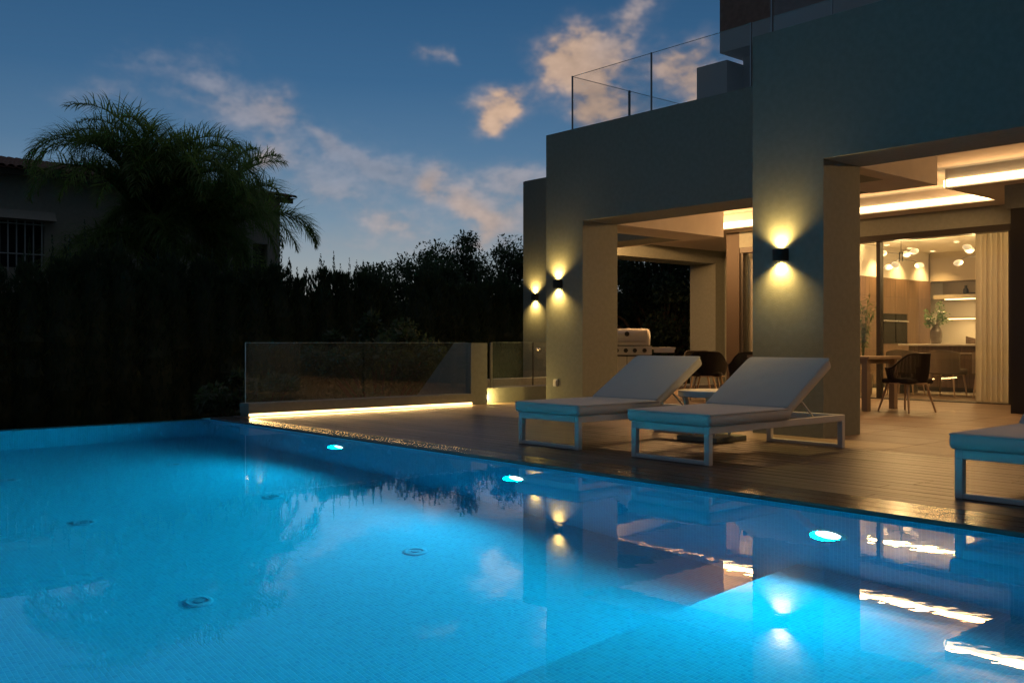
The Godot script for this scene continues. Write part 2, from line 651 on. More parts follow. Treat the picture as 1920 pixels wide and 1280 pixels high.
func build_pool() -> void:
	var b := thing("pool_basin", "infinity pool basin lined with pale blue mosaic", "pool", V(-5, 0, -2.5), 0.0, "", "structure")
	wbox(b, "pool_wall", V(-11.98, -2.3, POOL_Z - 0.25), V(POOL_R + 0.3, -0.028, POOL_Z), M.mosaic)
	wbox(b, "pool_wall", V(-11.98, -2.3, NEAR_Z), V(POOL_R + 0.3, -0.028, NEAR_Z + 0.25), M.mosaic)
	wbox(b, "pool_wall", V(POOL_R, -2.3, POOL_Z), V(POOL_R + 0.3, -0.028, NEAR_Z), M.mosaic)
	wbox(b, "overflow_edge", V(-11.98, -2.3, POOL_Z), V(WEIR_X, -0.042, NEAR_Z), M.mosaic)
	var s := Shape.new()
	var prof := [Vector2(-11.72, -1.95), Vector2(-3.38, -1.95), Vector2(-3.24, -1.5), Vector2(POOL_R, -1.5), Vector2(POOL_R, -2.3), Vector2(-11.72, -2.3)]
	var c := V(-5, 0, -2.5)
	s.prism(prof, V(0, 0, POOL_Z) - c, Vector3.RIGHT, Vector3.UP, V(0, 0, NEAR_Z - POOL_Z))
	spart(b, "pool_floor", s, M.mosaic)
	# floor inlets
	var ring := Shape.new()
	ring.lathe([Vector2(0.085, 0.0), Vector2(0.085, 0.012), Vector2(0.07, 0.02), Vector2(0.055, 0.02), Vector2(0.052, 0.006), Vector2(0.0, 0.006)], 24)
	var rm := ring.mesh()
	var cap := Shape.new()
	cap.lathe([Vector2(0.030, 0.006), Vector2(0.030, 0.022), Vector2(0.0, 0.024)], 16)
	var cm := cap.mesh()
	var white := plain(0.10, 0.50, 0.66, 0.5)
	var grey := plain(0.07, 0.34, 0.46, 0.5)
	var where := [["far end of the pool, nearer the overflow edge corner", -9.6, -2.27], ["far end of the pool, below the glowing wall", -9.6, -3.8], ["middle of the pool floor, on the open side", -7.5, -2.27], ["middle of the pool floor, towards the deck", -7.5, -3.8], ["near end of the deep floor, on the open side", -5.4, -2.27], ["near end of the deep floor, towards the deck", -5.4, -3.8]]
	for p in where:
		var o := thing("floor_inlet", "round pool floor inlet at the " + p[0], "inlet", V(p[1], -1.95, p[2]), 0.0, "inlets in the pool floor")
		part(o, "ring", rm, white)
		part(o, "cap", cm, grey)
	# water
	var wat := thing("water", "still blue lit pool water", "water", V((WEIR_X - 0.2 + POOL_R) / 2.0, -0.03, (POOL_Z + NEAR_Z) / 2.0), 0.0, "", "structure")
	var pm := PlaneMesh.new()
	pm.size = Vector2(POOL_R - WEIR_X + 0.2, NEAR_Z - POOL_Z)
	part(wat, "water_surface", pm, M.water)
	# underwater lamps in the wall below the deck
	var bez := Shape.new()
	bez.lathe([Vector2(0.082, 0.012), Vector2(0.10, 0.02), Vector2(0.118, 0.012), Vector2(0.118, 0.0)], 32)
	var bm := bez.mesh()
	var lens := Shape.new()
	lens.lathe([Vector2(0.092, 0.004), Vector2(0.07, 0.012), Vector2(0.0, 0.016)], 32)
	var lm := lens.mesh()
	var xf := Transform3D(Basis(Vector3.RIGHT, PI / 2.0), Vector3.ZERO)
	var labels := ["round underwater lamp, farthest along the pool wall", "round underwater lamp, second from the glowing wall", "round underwater lamp nearest the camera, by the shallow floor"]
	var k := 0
	for x in [-8.55, -5.8, -3.03]:
		var o := thing("pool_lamp", labels[k], "lamp", V(x, -0.72, POOL_Z + 0.002), 0.0, "underwater lamps")
		part(o, "bezel", bm, M.steel, xf)
		part(o, "lamp_lens", lm, M.pool_lens, xf)
		spot(V(x, -0.72, POOL_Z + 0.03), V(0, 0.12, 1), 86.0, 0.5, 0.0, 0.70, 1.0, 7.0, 0.09, o)
		k += 1


func build_deck() -> void:
	rng.seed = 101
	var d := thing("pool_deck", "brown plank deck along the pool", "deck", V(-5, 0, -6.5), 0.0, "", "structure")
	wbox(d, "deck_base", V(-11.98, -0.6, -7.96), V(6, -0.035, POOL_Z - 0.26), M.grout)
	var z := POOL_Z
	var w := 0.138
	var row := 0
	while z > -7.94:
		var x := -11.40
		if z > -5.5:
			x = -11.72
		var first := true
		while x < 5.0:
			var length: float = rng.randf_range(1.0, 2.4) if first else 2.4
			first = false
			var e: float = minf(x + length, 5.0)
			wbox(d, "plank", V(x, -0.028, z - w), V(e - 0.003, rng.randf_range(-0.0006, 0.0006), z), M.wet_boards[rng.randi() % 3] if row < 2 + int(rng.randf() < 0.5) else M.boards[rng.randi() % 5], 0.003)
			x = e
		z -= w + 0.006
		row += 1


func build_terrace() -> void:
	rng.seed = 7
	var t := thing("terrace_floor", "sandy stoneware terrace floor under the roof", "terrace", V(-6, 0, -11.5), 0.0, "", "structure")
	wbox(t, "floor_base", V(-14.4, -0.6, -24.0), V(6, -0.022, -7.962), M.grout)
	var zs := [-7.965]
	var z := -8.07
	while z > -15.3:
		zs.append(z)
		z -= 0.62
	zs.append(-15.3)
	for j in zs.size() - 1:
		var x := -14.4
		var e := -13.5
		while x < 5.5:
			var inside: bool = e > -11.4 or zs[j + 1] < -9.3
			if inside and not (zs[j] > -9.4 and e < -11.3):
				wbox(t, "tile", V(x + 0.004, -0.02, zs[j + 1] + 0.004), V(e - 0.004, 0.0, zs[j] - 0.004), M.tiles[rng.randi() % 3], 0.0015)
			x = e
			e += 0.923


# ------------------------------------------------------------------ the villa
func build_villa() -> void:
	var h := thing("villa", "modern flat roofed villa with lit covered terrace beside the pool", "house", V(-5, 0, -12))
	var S: Material = M.stucco
	var top := 4.17
	var sof := 2.77
	# front blocks: columns and the deep fascia above the openings
	wbox(h, "column", V(-5.99, 0, -9.25), V(-5.16, sof, -8.55), S)
	wbox(h, "column", V(-0.95, 0, -9.25), V(-0.12, sof, -8.55), S)
	wbox(h, "fascia", V(-5.99, sof, -9.25), V(5.5, top, -8.55), S)
	wbox(h, "column", V(-10.94, 0, -10.94), V(-10.14, sof, -10.18), S)
	wbox(h, "fascia", V(-10.94, sof, -10.94), V(-5.99, top, -10.18), S)
	wbox(h, "fascia", V(-5.99, sof, -10.18), V(-5.4, top, -9.25), S)
	# side wall of the terrace with its wide opening to the garden
	wbox(h, "side_wall", V(-14.40, -2.6, -13.5), V(-13.66, sof, -12.77), S)
	wbox(h, "side_wall", V(-14.40, -2.6, -24.0), V(-13.66, sof, -18.05), S)
	wbox(h, "side_wall", V(-14.40, sof, -24.0), V(-13.66, top, -12.77), S)
	wbox(h, "side_sill", V(-14.40, -2.6, -18.05), V(-13.66, -0.02, -13.5), S)
	wbox(h, "side_fascia", V(-13.66, sof, -13.5), V(-10.94, top, -12.79), S)
	# roof deck
	wbox(h, "roof_slab", V(-13.66, 3.36, -24.0), V(5.5, 3.7, -13.5), M.concrete)
	wbox(h, "roof_slab", V(-10.94, 3.36, -13.5), V(5.5, 3.7, -10.94), M.concrete)
	wbox(h, "roof_slab", V(-5.4, 3.36, -10.94), V(5.5, 3.7, -9.25), M.concrete)
	# ceiling: raised tray, lower strip along the house, boxed beams behind the columns
	var C: Material = M.ceiling
	wbox(h, "tray_ceiling", V(-13.66, 3.32, -14.73), V(-6.05, 3.36, -13.64), C)
	wbox(h, "tray_ceiling", V(-10.15, 3.32, -13.64), V(-6.05, 3.36, -10.94), C)
	wbox(h, "tray_ceiling", V(-6.05, 3.32, -13.1), V(5.5, 3.36, -9.25), C)
	wbox(h, "low_ceiling", V(-13.66, 3.06, -18.4), V(-6.05, 3.36, -14.73), C)
	wbox(h, "low_ceiling", V(-6.05, 3.06, -15.3), V(5.5, 3.36, -13.1), C)
	wbox(h, "boxed_beam", V(-13.66, sof + 0.002, -13.64), V(-10.94, 3.32, -13.5), C)
	wbox(h, "boxed_beam", V(-10.94, sof + 0.002, -13.64), V(-10.15, 3.32, -10.94), C)
	wbox(h, "side_fascia", V(-10.94, 3.36, -12.8), V(-10.64, top, -10.94), S)
	wbox(h, "boxed_beam", V(-5.99, sof + 0.002, -11.0), V(-5.17, 3.32, -9.25), C)
	# front of the rooms behind the terrace
	wbox(h, "door_cladding", V(-11.32, 0, -15.6), V(-11.02, 3.06, -15.3), M.cladding)
	wbox(h, "door_header", V(-11.02, 2.76, -15.6), V(-6.05, 3.06, -15.3), S)
	wbox(h, "room_wall", V(-6.05, 0, -15.6), V(-5.41, 3.06, -15.3), S)
	wbox(h, "pier", V(-5.34, 0, -15.6), V(5.5, 2.74, -13.47), M.frame)
	wbox(h, "pier_beam", V(-5.41, 2.74, -15.6), V(5.5, 3.06, -13.45), S)
	wbox(h, "room_wall", V(-11.32, 0, -24.0), V(-11.02, 3.06, -15.6), S)
	wbox(h, "end_wall", V(5.2, 0, -24.0), V(5.5, 3.36, -15.6), S)
	wbox(h, "passage_wall", V(-13.66, 0, -24.0), V(-11.32, 3.06, -18.4), S)
	# indoors
	var P: Material = M.plaster
	wbox(h, "room_floor", V(-11.02, -0.02, -22.0), V(-2.0, -0.004, -15.3), M.floor_in)
	wbox(h, "inner_wall", V(-11.02, 0, -22.3), V(-2.0, 3.36, -22.0), P)
	wbox(h, "inner_wall", V(-2.3, 0, -22.0), V(-2.0, 3.36, -15.6), P)
	wbox(h, "inner_wall", V(-11.02, 0, -22.0), V(-10.84, 3.36, -15.6), P)
	wbox(h, "inner_ceiling", V(-10.84, 2.98, -22.0), V(-2.3, 3.36, -18.6), P)
	wbox(h, "inner_ceiling", V(-10.84, 3.22, -18.6), V(-2.3, 3.36, -15.6), P)
	# storeys above the roof terrace
	wbox(h, "upper_slab", V(-10.5, 6.10, -24.0), V(5.5, 6.48, -14.0), M.concrete)
	wbox(h, "upper_parapet", V(-10.5, 6.48, -24.0), V(5.5, 9.0, -14.0), M.brown_render)
	wbox(h, "upper_wall", V(-11.03, 3.7, -15.0), V(-10.36, 5.96, -14.02), M.concrete)
	wbox(h, "upper_wall", V(-10.36, 3.7, -15.2), V(-9.8, 6.10, -14.5), M.concrete)
	wbox(h, "upper_wall", V(-9.8, 3.7, -24.0), V(-9.5, 6.10, -15.2), M.concrete)
	wbox(h, "upper_wall", V(-8.3, 3.7, -15.2), V(5.5, 6.10, -14.9), M.concrete)
	var win := wbox(h, "upper_window", V(-9.8, 3.7, -15.2), V(-8.3, 6.10, -15.12), M.black)
	wbox(win, "window_frame", V(-9.3, 3.7, -15.12), V(-9.24, 6.10, -15.08), M.frame)
	wbox(h, "parapet_cap", V(-14.38, top, -23.9), V(-13.68, top + 0.012, -12.79), M.concrete)
	# plinth under the terrace, down to the garden
	wbox(h, "plinth", V(-14.38, -2.6, -13.5), V(-11.95, -0.62, -9.2), S)


func build_door() -> void:
	var d := thing("sliding_door", "wide dark framed glass sliding door between terrace and dining room", "door", V(-8.5, 0, -15.42))
	var F: Material = M.frame
	wbox(d, "head_rail", V(-11.02, 2.66, -15.52), V(-6.05, 2.76, -15.31), F)
	wbox(d, "sill_rail", V(-11.02, -0.004, -15.52), V(-6.05, 0.012, -15.31), F)
	for x in [-11.02, -6.11]:
		wbox(d, "jamb", V(x, 0.012, -15.50), V(x + 0.06, 2.66, -15.33), F)
	for x in [-10.62, -8.27]:
		wbox(d, "mullion", V(x, 0.012, -15.47), V(x + 0.07, 2.66, -15.36), F)
	for p in [[-10.96, -10.62], [-10.55, -8.27], [-8.2, -6.11]]:
		wbox(d, "pane", V(p[0], 0.012, -15.42), V(p[1], 2.66, -15.408), M.glass)


func led_run(parent: Node3D, called: String, lo: Vector3, hi: Vector3, mat: Material, towards: Vector3, r: float, g: float, b: float, energy_per_m: float) -> void:
	# a strip of light cut into lengths under five metres, each with its own light just in front of it
	var size := hi - lo
	var ax := 0 if size.x > size.z else 2
	var n := ceili(size[ax] / 4.0)
	for k in n:
		var a := lo
		var e := hi
		a[ax] = lo[ax] + size[ax] * k / n
		e[ax] = lo[ax] + size[ax] * (k + 1) / n
		wbox(parent, called, a, e, mat)
		var along := Vector3.RIGHT if ax == 0 else Vector3.BACK
		var face := (towards * V(1, 0, 1)).normalized()
		var depth := size.dot(face.abs()) / 2.0 + 0.012
		area_light((a + e) / 2.0 + face * depth, towards, along, e[ax] - a[ax], size.y, r, g, b, energy_per_m * (e[ax] - a[ax]), parent)


func build_lights() -> void:
	var a := thing("led_strip", "bright strip light in the terrace ceiling along the glass door", "strip light", V(-9.8, 3.08, -14.7), 0.0, "ceiling strip lights")
	led_run(a, "led_tube", V(-13.5, 3.08, -14.728), V(-6.06, 3.175, -14.70), M.led, V(0, -0.55, 1), 1.0, 0.50, 0.18, 1.5)
	var b := thing("led_strip", "bright strip light in the terrace ceiling above the dark pier", "strip light", V(-2, 3.08, -13.08), 0.0, "ceiling strip lights")
	led_run(b, "led_tube", V(-6.02, 3.08, -13.098), V(5.0, 3.175, -13.07), M.led, V(0, -0.55, 1), 1.0, 0.50, 0.18, 1.5)
	var c := thing("led_strip", "short strip light on the ceiling step beside the glass door", "strip light", V(-6.05, 3.08, -13.9), 0.0, "ceiling strip lights")
	led_run(c, "led_tube", V(-6.078, 3.08, -14.69), V(-6.052, 3.175, -13.11), M.led, V(-1, -0.55, 0), 1.0, 0.50, 0.18, 1.5)
	var e := thing("led_strip", "strip light on the ceiling beam, turned to the garden passage", "strip light", V(-11.8, 3.08, -13.66), 0.0, "ceiling strip lights")
	led_run(e, "led_tube", V(-13.5, 3.085, -13.67), V(-10.3, 3.155, -13.642), M.led, V(0, -0.55, -1), 1.0, 0.50, 0.18, 5.0)
	# up and down wall lamps
	var shell := Shape.new()
	var prof := [Vector2(0.080, -0.062), Vector2(0.087, -0.062), Vector2(0.087, 0.062), Vector2(0.080, 0.062)]
	shell.lathe(prof, 24, Transform3D(), 0.0, PI)
	shell.lathe([Vector2(0.080, 0.062), Vector2(0.080, -0.062)], 24, Transform3D(), 0.0, PI)
	shell.box(V(-0.087, -0.062, -0.004), V(0.087, 0.062, 0.006))
	var sm := shell.mesh()
	var lens := Shape.new()
	lens.lathe([Vector2(0.0, 0.0), Vector2(0.078, 0.0), Vector2(0.078, 0.006), Vector2(0.0, 0.006)], 24, Transform3D(), 0.0, PI)
	var lm := lens.mesh()
	var spots := [["black half round wall lamp on the column nearest the glass door", V(-5.64, 1.845, -8.545)], ["black half round wall lamp on the middle column by the grill", V(-10.66, 1.845, -10.175)], ["black half round wall lamp on the farthest wall end, above the glass gate", V(-14.03, 1.845, -12.765)]]
	for p in spots:
		var o := thing("wall_lamp", p[0], "wall lamp", p[1], 0.0, "wall lamps along the facade")
		part(o, "lamp_body", sm, M.black)
		part(o, "lamp_lens", lm, M.lamp_lens, Transform3D(Basis(), V(0, 0.036, 0.0)))
		part(o, "lamp_lens", lm, M.lamp_lens, Transform3D(Basis(), V(0, -0.042, 0.0)))
		var q: Vector3 = p[1]
		for s in [1.0, -1.0]:
			spot(q + V(0, 0.050 * s, 0.042), V(0, s, -0.06), 66.0, 0.9, 1.0, 0.62, 0.17, 1.9, 0.025, o)


func build_low_wall() -> void:
	var w := thing("low_wall", "low rendered wall with a glowing foot at the end of the deck", "wall", V(-11.5, 0, -7.3))
	wbox(w, "base", V(-11.66, 0.045, -9.10), V(-11.40, 0.172, -5.45), M.stucco)
	wbox(w, "foot", V(-11.66, -0.6, -9.10), V(-11.435, 0.045, -5.46), M.stucco)
	var l := thing("led_strip", "warm strip light along the foot of the low wall", "strip light", V(-11.43, 0.01, -7.3))
	led_run(l, "led_tube", V(-11.434, 0.012, -9.09), V(-11.42, 0.040, -5.47), M.led_low, V(1, 0, 0), 1.0, 0.58, 0.20, 0.36)
	# garden stair wall behind it, its end standing on the deck
	var s := thing("stair_wall", "rendered stair wall with sloping top at the end of the glass screen", "wall", V(-11.9, 0, -9.26))
	var sh := Shape.new()
	sh.prism([Vector2(0.44, -1.1), Vector2(0.44, 0.945), Vector2(0.02, 0.945), Vector2(-0.75, 0.28), Vector2(-1.7, -0.5), Vector2(-1.7, -1.1)], V(0, 0, -0.16), Vector3.RIGHT, Vector3.UP, V(0, 0, 0.32))
	spart(s, "wall", sh, M.stucco)
	# glass screen
	var g := thing("glass_screen", "frameless clear glass screen on the low wall", "glass screen", V(-11.53, 0.172, -7.3))
	wbox(g, "pane", V(-11.536, 0.174, -7.22), V(-11.524, 0.945, -5.47), M.glass)
	wbox(g, "pane", V(-11.536, 0.174, -9.09), V(-11.524, 0.945, -7.24), M.glass)
	for p in [[-7.222, -5.47], [-9.09, -7.238]]:
		wbox(g, "polished_edge", V(-11.536, 0.945, p[0]), V(-11.524, 0.950, p[1]), M.glass_edge)
	wbox(g, "polished_edge", V(-11.536, 0.174, -5.47), V(-11.524, 0.950, -5.462), M.glass_edge)
	# raised step with a glass gate
	var st := thing("garden_step", "raised rendered step under the glass gate", "step", V(-11.8, 0, -10.2))
	wbox(st, "step", V(-12.0, -0.6, -11.6), V(-11.58, 0.235, -9.42), M.stucco)
	var lw := thing("garden_wall", "low lit garden wall behind the glass gate", "wall", V(-13.2, 0, -10.8))
	wbox(lw, "wall", V(-13.35, -2.6, -12.77), V(-13.0, 0.30, -10.5), M.stucco)
	var ga := thing("glass_gate", "clear glass gate with a steel knob beside the middle column", "gate", V(-11.7, 0.235, -10.2))
	wbox(ga, "pane", V(-11.706, 0.25, -10.58), V(-11.694, 0.95, -9.72), M.glass)
	wbox(ga, "pane", V(-11.706, 0.25, -11.0), V(-11.694, 0.95, -10.60), M.glass)
	wbox(ga, "hinge_post", V(-11.715, 0.235, -9.715), V(-11.685, 0.952, -9.68), M.steel)
	wbox(ga, "polished_edge", V(-11.706, 0.95, -10.58), V(-11.694, 0.954, -9.72), M.glass_edge)
	wbox(ga, "polished_edge", V(-11.708, 0.25, -10.598), V(-11.692, 0.95, -10.582), M.frame)
	var kn := Shape.new()
	kn.lathe([Vector2(0.0, 0.0), Vector2(0.028, 0.0), Vector2(0.028, 0.008), Vector2(0.012, 0.012), Vector2(0.012, 0.03), Vector2(0.03, 0.042), Vector2(0.034, 0.055), Vector2(0.026, 0.07), Vector2(0.0, 0.074)], 20, Transform3D(Basis(Vector3.BACK, -PI / 2), V(0.006, 0.595, -0.47)))
	spart(ga, "knob", kn, M.steel)
	var so := thing("wall_socket", "small white socket box low on the middle column", "socket", V(-10.70, 0.33, -10.18))
	pbox(so, "cover", V(-0.035, -0.055, 0.001), V(0.035, 0.055, 0.05), M.white_metal, 0.008)
	pbox(so, "flap", V(-0.028, -0.045, 0.05), V(0.028, 0.03, 0.056), M.white_metal, 0.002)
	# small recessed lamp at the foot of the stair wall, shining on the step
	var rl := thing("step_lamp", "small recessed step lamp at the foot of the stair wall", "lamp", V(-11.5, 0.1, -9.425))
	pbox(rl, "lamp_lens", V(-0.05, -0.03, -0.006), V(0.05, 0.03, 0.004), M.lamp_lens)
	area_light(V(-11.5, 0.1, -9.44), V(-0.1, 0, -1), Vector3.RIGHT, 0.09, 0.05, 1.0, 0.66, 0.2, 0.7, rl)


func build_roof_glass() -> void:
	var g := thing("glass_balustrade", "frameless glass balustrade with slim posts round the roof terrace over the middle columns", "balustrade", V(-8.8, 4.17, -10.3))
	var y0 := 4.17
	var y1 := 5.02
	var xs := [-10.48, -8.9, -7.24, -6.1]
	for k in xs.size():
		wbox(g, "post", V(xs[k] - 0.008, y0 - 0.01, -10.312), V(xs[k] + 0.008, y1, -10.288), M.steel)
		if k:
			wbox(g, "pane", V(xs[k - 1] + 0.02, y0 + 0.005, -10.308), V(xs[k] - 0.02, y1 - 0.01, -10.298), M.glass)
			wbox(g, "top_edge", V(xs[k - 1] + 0.02, y1 - 0.01, -10.308), V(xs[k] - 0.02, y1 - 0.005, -10.298), M.glass_edge)
	var z := -10.3
	for zn in [-11.59, -12.9]:
		wbox(g, "post", V(-10.494, 3.7, zn - 0.015), V(-10.466, y1, zn + 0.015), M.frame)
		wbox(g, "pane", V(-10.485, 3.72, zn + 0.02), V(-10.475, y1 - 0.01, z - 0.022), M.glass)
		wbox(g, "top_edge", V(-10.486, y1 - 0.01, zn + 0.02), V(-10.474, y1 - 0.005, z - 0.022), M.glass_edge)
		z = zn
	var r := thing("glass_balustrade", "frameless glass balustrade on the tall front parapet", "balustrade", V(0, 4.17, -8.7))
	xs = [-5.85, -4.35, -2.7, -1.05, 0.6]
	for k in xs.size():
		wbox(r, "post", V(xs[k] - 0.008, y0 - 0.01, -8.715), V(xs[k] + 0.008, y1, -8.685), M.steel)
		if k:
			wbox(r, "pane", V(xs[k - 1] + 0.02, y0 + 0.005, -8.705), V(xs[k] - 0.02, y1 - 0.01, -8.695), M.glass)


# ------------------------------------------------------------------ terrace furniture
# soft cushion: a box with rounded edges and a slightly raised middle
func cushion(size: Vector3, r: float, crown: float) -> ArrayMesh:
	var s := Shape.new()
	var nx := 14
	var nz := 18
	var h := size / 2.0
	var ring := [[0.0, -1.0], [0.5, -0.92], [0.85, -0.62], [1.0, 0.0], [0.85, 0.62], [0.5, 0.92], [0.0, 1.0]]
	# side wall: outline of a rounded rectangle swept through the half round edge
	var outline := []
	var corners := [Vector2(h.x - r, h.z - r), Vector2(-h.x + r, h.z - r), Vector2(-h.x + r, -h.z + r), Vector2(h.x - r, -h.z + r)]
	for c in 4:
		for k in 6:
			var a := PI / 2.0 * (c + k / 5.0)
			outline.append([corners[c], Vector2(cos(a), sin(a))])
	var point := func(o: Array, k: int) -> Vector3:
		var e: Array = ring[k]
		var p: Vector2 = o[0] + o[1] * (r * 0.45 + r * 0.55 * e[0])
		return V(p.x, e[1] * h.y, p.y)
	var normal := func(o: Array, k: int) -> Vector3:
		var e: Array = ring[k]
		return V(o[1].x * (e[0] + 0.05), e[1] * 0.9, o[1].y * (e[0] + 0.05)).normalized()
	for q in outline.size():
		var a: Array = outline[q]
		var b: Array = outline[(q + 1) % outline.size()]
		for k in ring.size() - 1:
			s.stri(point.call(a, k), point.call(b, k), point.call(b, k + 1), normal.call(a, k), normal.call(b, k), normal.call(b, k + 1))
			s.stri(point.call(a, k), point.call(b, k + 1), point.call(a, k + 1), normal.call(a, k), normal.call(b, k + 1), normal.call(a, k + 1))
	# top and bottom as grids over the inner rectangle, the top crowned and a little uneven
	var f := FastNoiseLite.new()
	f.seed = 9
	f.frequency = 2.2
	for side in [1.0, -1.0]:
		var at := func(i: int, j: int) -> Vector3:
			var u := i / float(nx) * 2.0 - 1.0
			var w := j / float(nz) * 2.0 - 1.0
			var x: float = u * (h.x - r * 0.55)
			var z: float = w * (h.z - r * 0.55)
			# follow the rounded corner
			var cx: float = maxf(absf(x) - (h.x - r), 0.0)
			var cz: float = maxf(absf(z) - (h.z - r), 0.0)
			var cl := sqrt(cx * cx + cz * cz)
			if cl > r * 0.45 and cx > 0.0 and cz > 0.0:
				var k: float = r * 0.45 / cl
				x = signf(x) * (h.x - r + cx * k)
				z = signf(z) * (h.z - r + cz * k)
			var edge: float = (1.0 - u * u) * (1.0 - w * w)
			return V(x, side * (h.y + crown * sqrt(edge) * (0.8 + 0.5 * f.get_noise_2d(x * 2.0, z * 2.0))), z)
		for i in nx:
			for j in nz:
				var p: Vector3 = at.call(i, j)
				var q: Vector3 = at.call(i + 1, j)
				var t: Vector3 = at.call(i + 1, j + 1)
				var w: Vector3 = at.call(i, j + 1)
				var np := func(ii: int, jj: int) -> Vector3:
					var a: Vector3 = at.call(maxi(ii - 1, 0), jj)
					var b: Vector3 = at.call(mini(ii + 1, nx), jj)
					var c: Vector3 = at.call(ii, maxi(jj - 1, 0))
					var d: Vector3 = at.call(ii, mini(jj + 1, nz))
					var g := (d - c).cross(b - a).normalized()
					return g if g.y * side > 0.0 else -g
				var n0: Vector3 = np.call(i, j)
				var n1: Vector3 = np.call(i + 1, j)
				var n2: Vector3 = np.call(i + 1, j + 1)
				var n3: Vector3 = np.call(i, j + 1)
				s.stri(p, q, t, n0, n1, n2)
				s.stri(p, t, w, n0, n2, n3)
	return s.mesh()


# sewn cord along the upper edge of a cushion
func piping(o: Node3D, size: Vector3, xf: Transform3D) -> void:
	var h := size / 2.0
	var r := 0.03
	var pts := []
	var rad := []
	for c in 4:
		var m := V([1, -1, -1, 1][c] * (h.x - r), h.y * 0.80, [1, 1, -1, -1][c] * (h.z - r))
		for k in 4:
			var a := PI / 2.0 * (c + k / 3.0)
			pts.append(m + V(cos(a) * r * 0.92, 0, sin(a) * r * 0.92))
			rad.append(0.005)
	pts.append(pts[0])
	rad.append(0.005)
	var s := Shape.new()
	s.tube(pts, rad, 6, false)
	spart(o, "piping", s, M.fabric, xf)


# sun lounger: foot end at z = 0, head towards -z, x from 0 to 0.80
func make_lounger(label: String, at: Vector3) -> Node3D:
	var o := thing("sun_lounger", label, "sun lounger", at, 0.0, "sun loungers along the pool")
	var W := 0.80
	var L := 1.98
	var WM: Material = M.white_metal
	for x in [0.0, W - 0.05]:
		pbox(o, "side_rail", V(x, 0.242, -L), V(x + 0.05, 0.300, -0.001), WM, 0.004)
	pbox(o, "end_rail", V(0.05, 0.242, -0.05), V(W - 0.05, 0.299, 0.0), WM, 0.004)
	pbox(o, "end_rail", V(0.05, 0.242, -L), V(W - 0.05, 0.299, -L + 0.05), WM, 0.004)
	for z in [0.0, -L + 0.05]:
		for x in [0.0, W - 0.05]:
			pbox(o, "leg", V(x, 0.0, z - 0.05), V(x + 0.05, 0.242, z), WM, 0.004)
		pbox(o, "floor_bar", V(0.05, 0.002, z - 0.05), V(W - 0.05, 0.034, z), WM, 0.004)
	for k in 7:
		var z := -0.12 - k * 0.14
		pbox(o, "slat", V(0.05, 0.272, z - 0.06), V(W - 0.05, 0.292, z), WM)
	var hinge := -1.06
	var sc := part(o, "seat_cushion", cushion(V(W + 0.055, 0.098, 1.13), 0.035, 0.008), M.fabric, Transform3D(Basis(), V(W / 2.0, 0.352, 0.035 - 0.565)))
	piping(sc, V(W + 0.055, 0.098, 1.13), Transform3D())
	# raised back
	var tilt := deg_to_rad(31.0)
	var bx := Transform3D(Basis(Vector3.RIGHT, tilt), V(0, 0.305, hinge))
	var bc := Shape.new()
	for x in [0.06, W - 0.10]:
		bc.box(V(x, -0.012, -0.78), V(x + 0.035, 0.012, 0.0), 0.003)
	for k in 5:
		bc.box(V(0.095, -0.01, -0.74 + k * 0.16), V(W - 0.10, 0.006, -0.69 + k * 0.16))
	spart(o, "back_frame", bc, WM, bx)
	var bk := part(o, "back_cushion", cushion(V(W + 0.045, 0.098, 0.80), 0.035, 0.008), M.fabric, bx * Transform3D(Basis(), V(W / 2.0, 0.066, -0.405)))
	piping(bk, V(W + 0.045, 0.098, 0.80), Transform3D())
	for x in [0.10, W - 0.10]:
		var st := Shape.new()
		var a := bx * V(x, -0.02, -0.36)
		st.tube([a, V(x, 0.285, hinge - 0.56)], [0.010, 0.010], 8)
		spart(o, "strut", st, WM)
	return o


func make_tub_chair(label: String, at: Vector3, turn: float) -> Node3D:
	# open rope tub chair; faces +z when not turned
	var o := thing("rope_chair", label, "chair", at, turn, "rope chairs round the terrace table")
	var seat := cushion(V(0.50, 0.07, 0.50), 0.06, 0.01)
	part(o, "seat", seat, M.rope, Transform3D(Basis(), V(0, 0.425, 0.02)))
	var fr := Shape.new()
	var base := []
	var rail := []
	var n := 33
	var rad := []
	for k in n:
		var a := lerpf(-0.18, PI + 0.18, k / float(n - 1))
		var c := cos(a)
		var s := sin(a)
		base.append(V(0.255 * c, 0.395, 0.05 - 0.285 * s))
		var y := 0.60 + 0.195 * smoothstep(0.05, 0.85, s)
		rail.append(V(0.30 * c, y, 0.07 - 0.345 * s))
		rad.append(0.012)
	fr.tube(base, rad, 6)
	fr.tube([base[0], base[n - 1]], [0.012, 0.012], 6)
	spart(o, "seat_ring", fr, M.teak)
	var tr := Shape.new()
	tr.tube(rail, rad, 6)
	spart(o, "top_rail", tr, M.rope)
	var cords := Shape.new()
	for k in n - 1:
		for q in 2:
			var t := q / 2.0
			var p: Vector3 = base[k].lerp(base[k + 1], t)
			var r: Vector3 = rail[k].lerp(rail[k + 1], t)
			cords.tube([p, p.lerp(r, 0.5) + (r - V(0, r.y, 0.03)) * 0.02, r], [0.0085, 0.0085, 0.0085], 4, false)
	spart(o, "rope_back", cords, M.rope)
	for sx in [-1.0, 1.0]:
		for sz in [-1.0, 1.0]:
			var lg := Shape.new()
			lg.tube([V(0.17 * sx, 0.395, 0.03 + 0.17 * sz), V(0.26 * sx, 0.0, 0.03 + 0.26 * sz)], [0.019, 0.012], 8)
			spart(o, "leg", lg, M.teak)
	return o


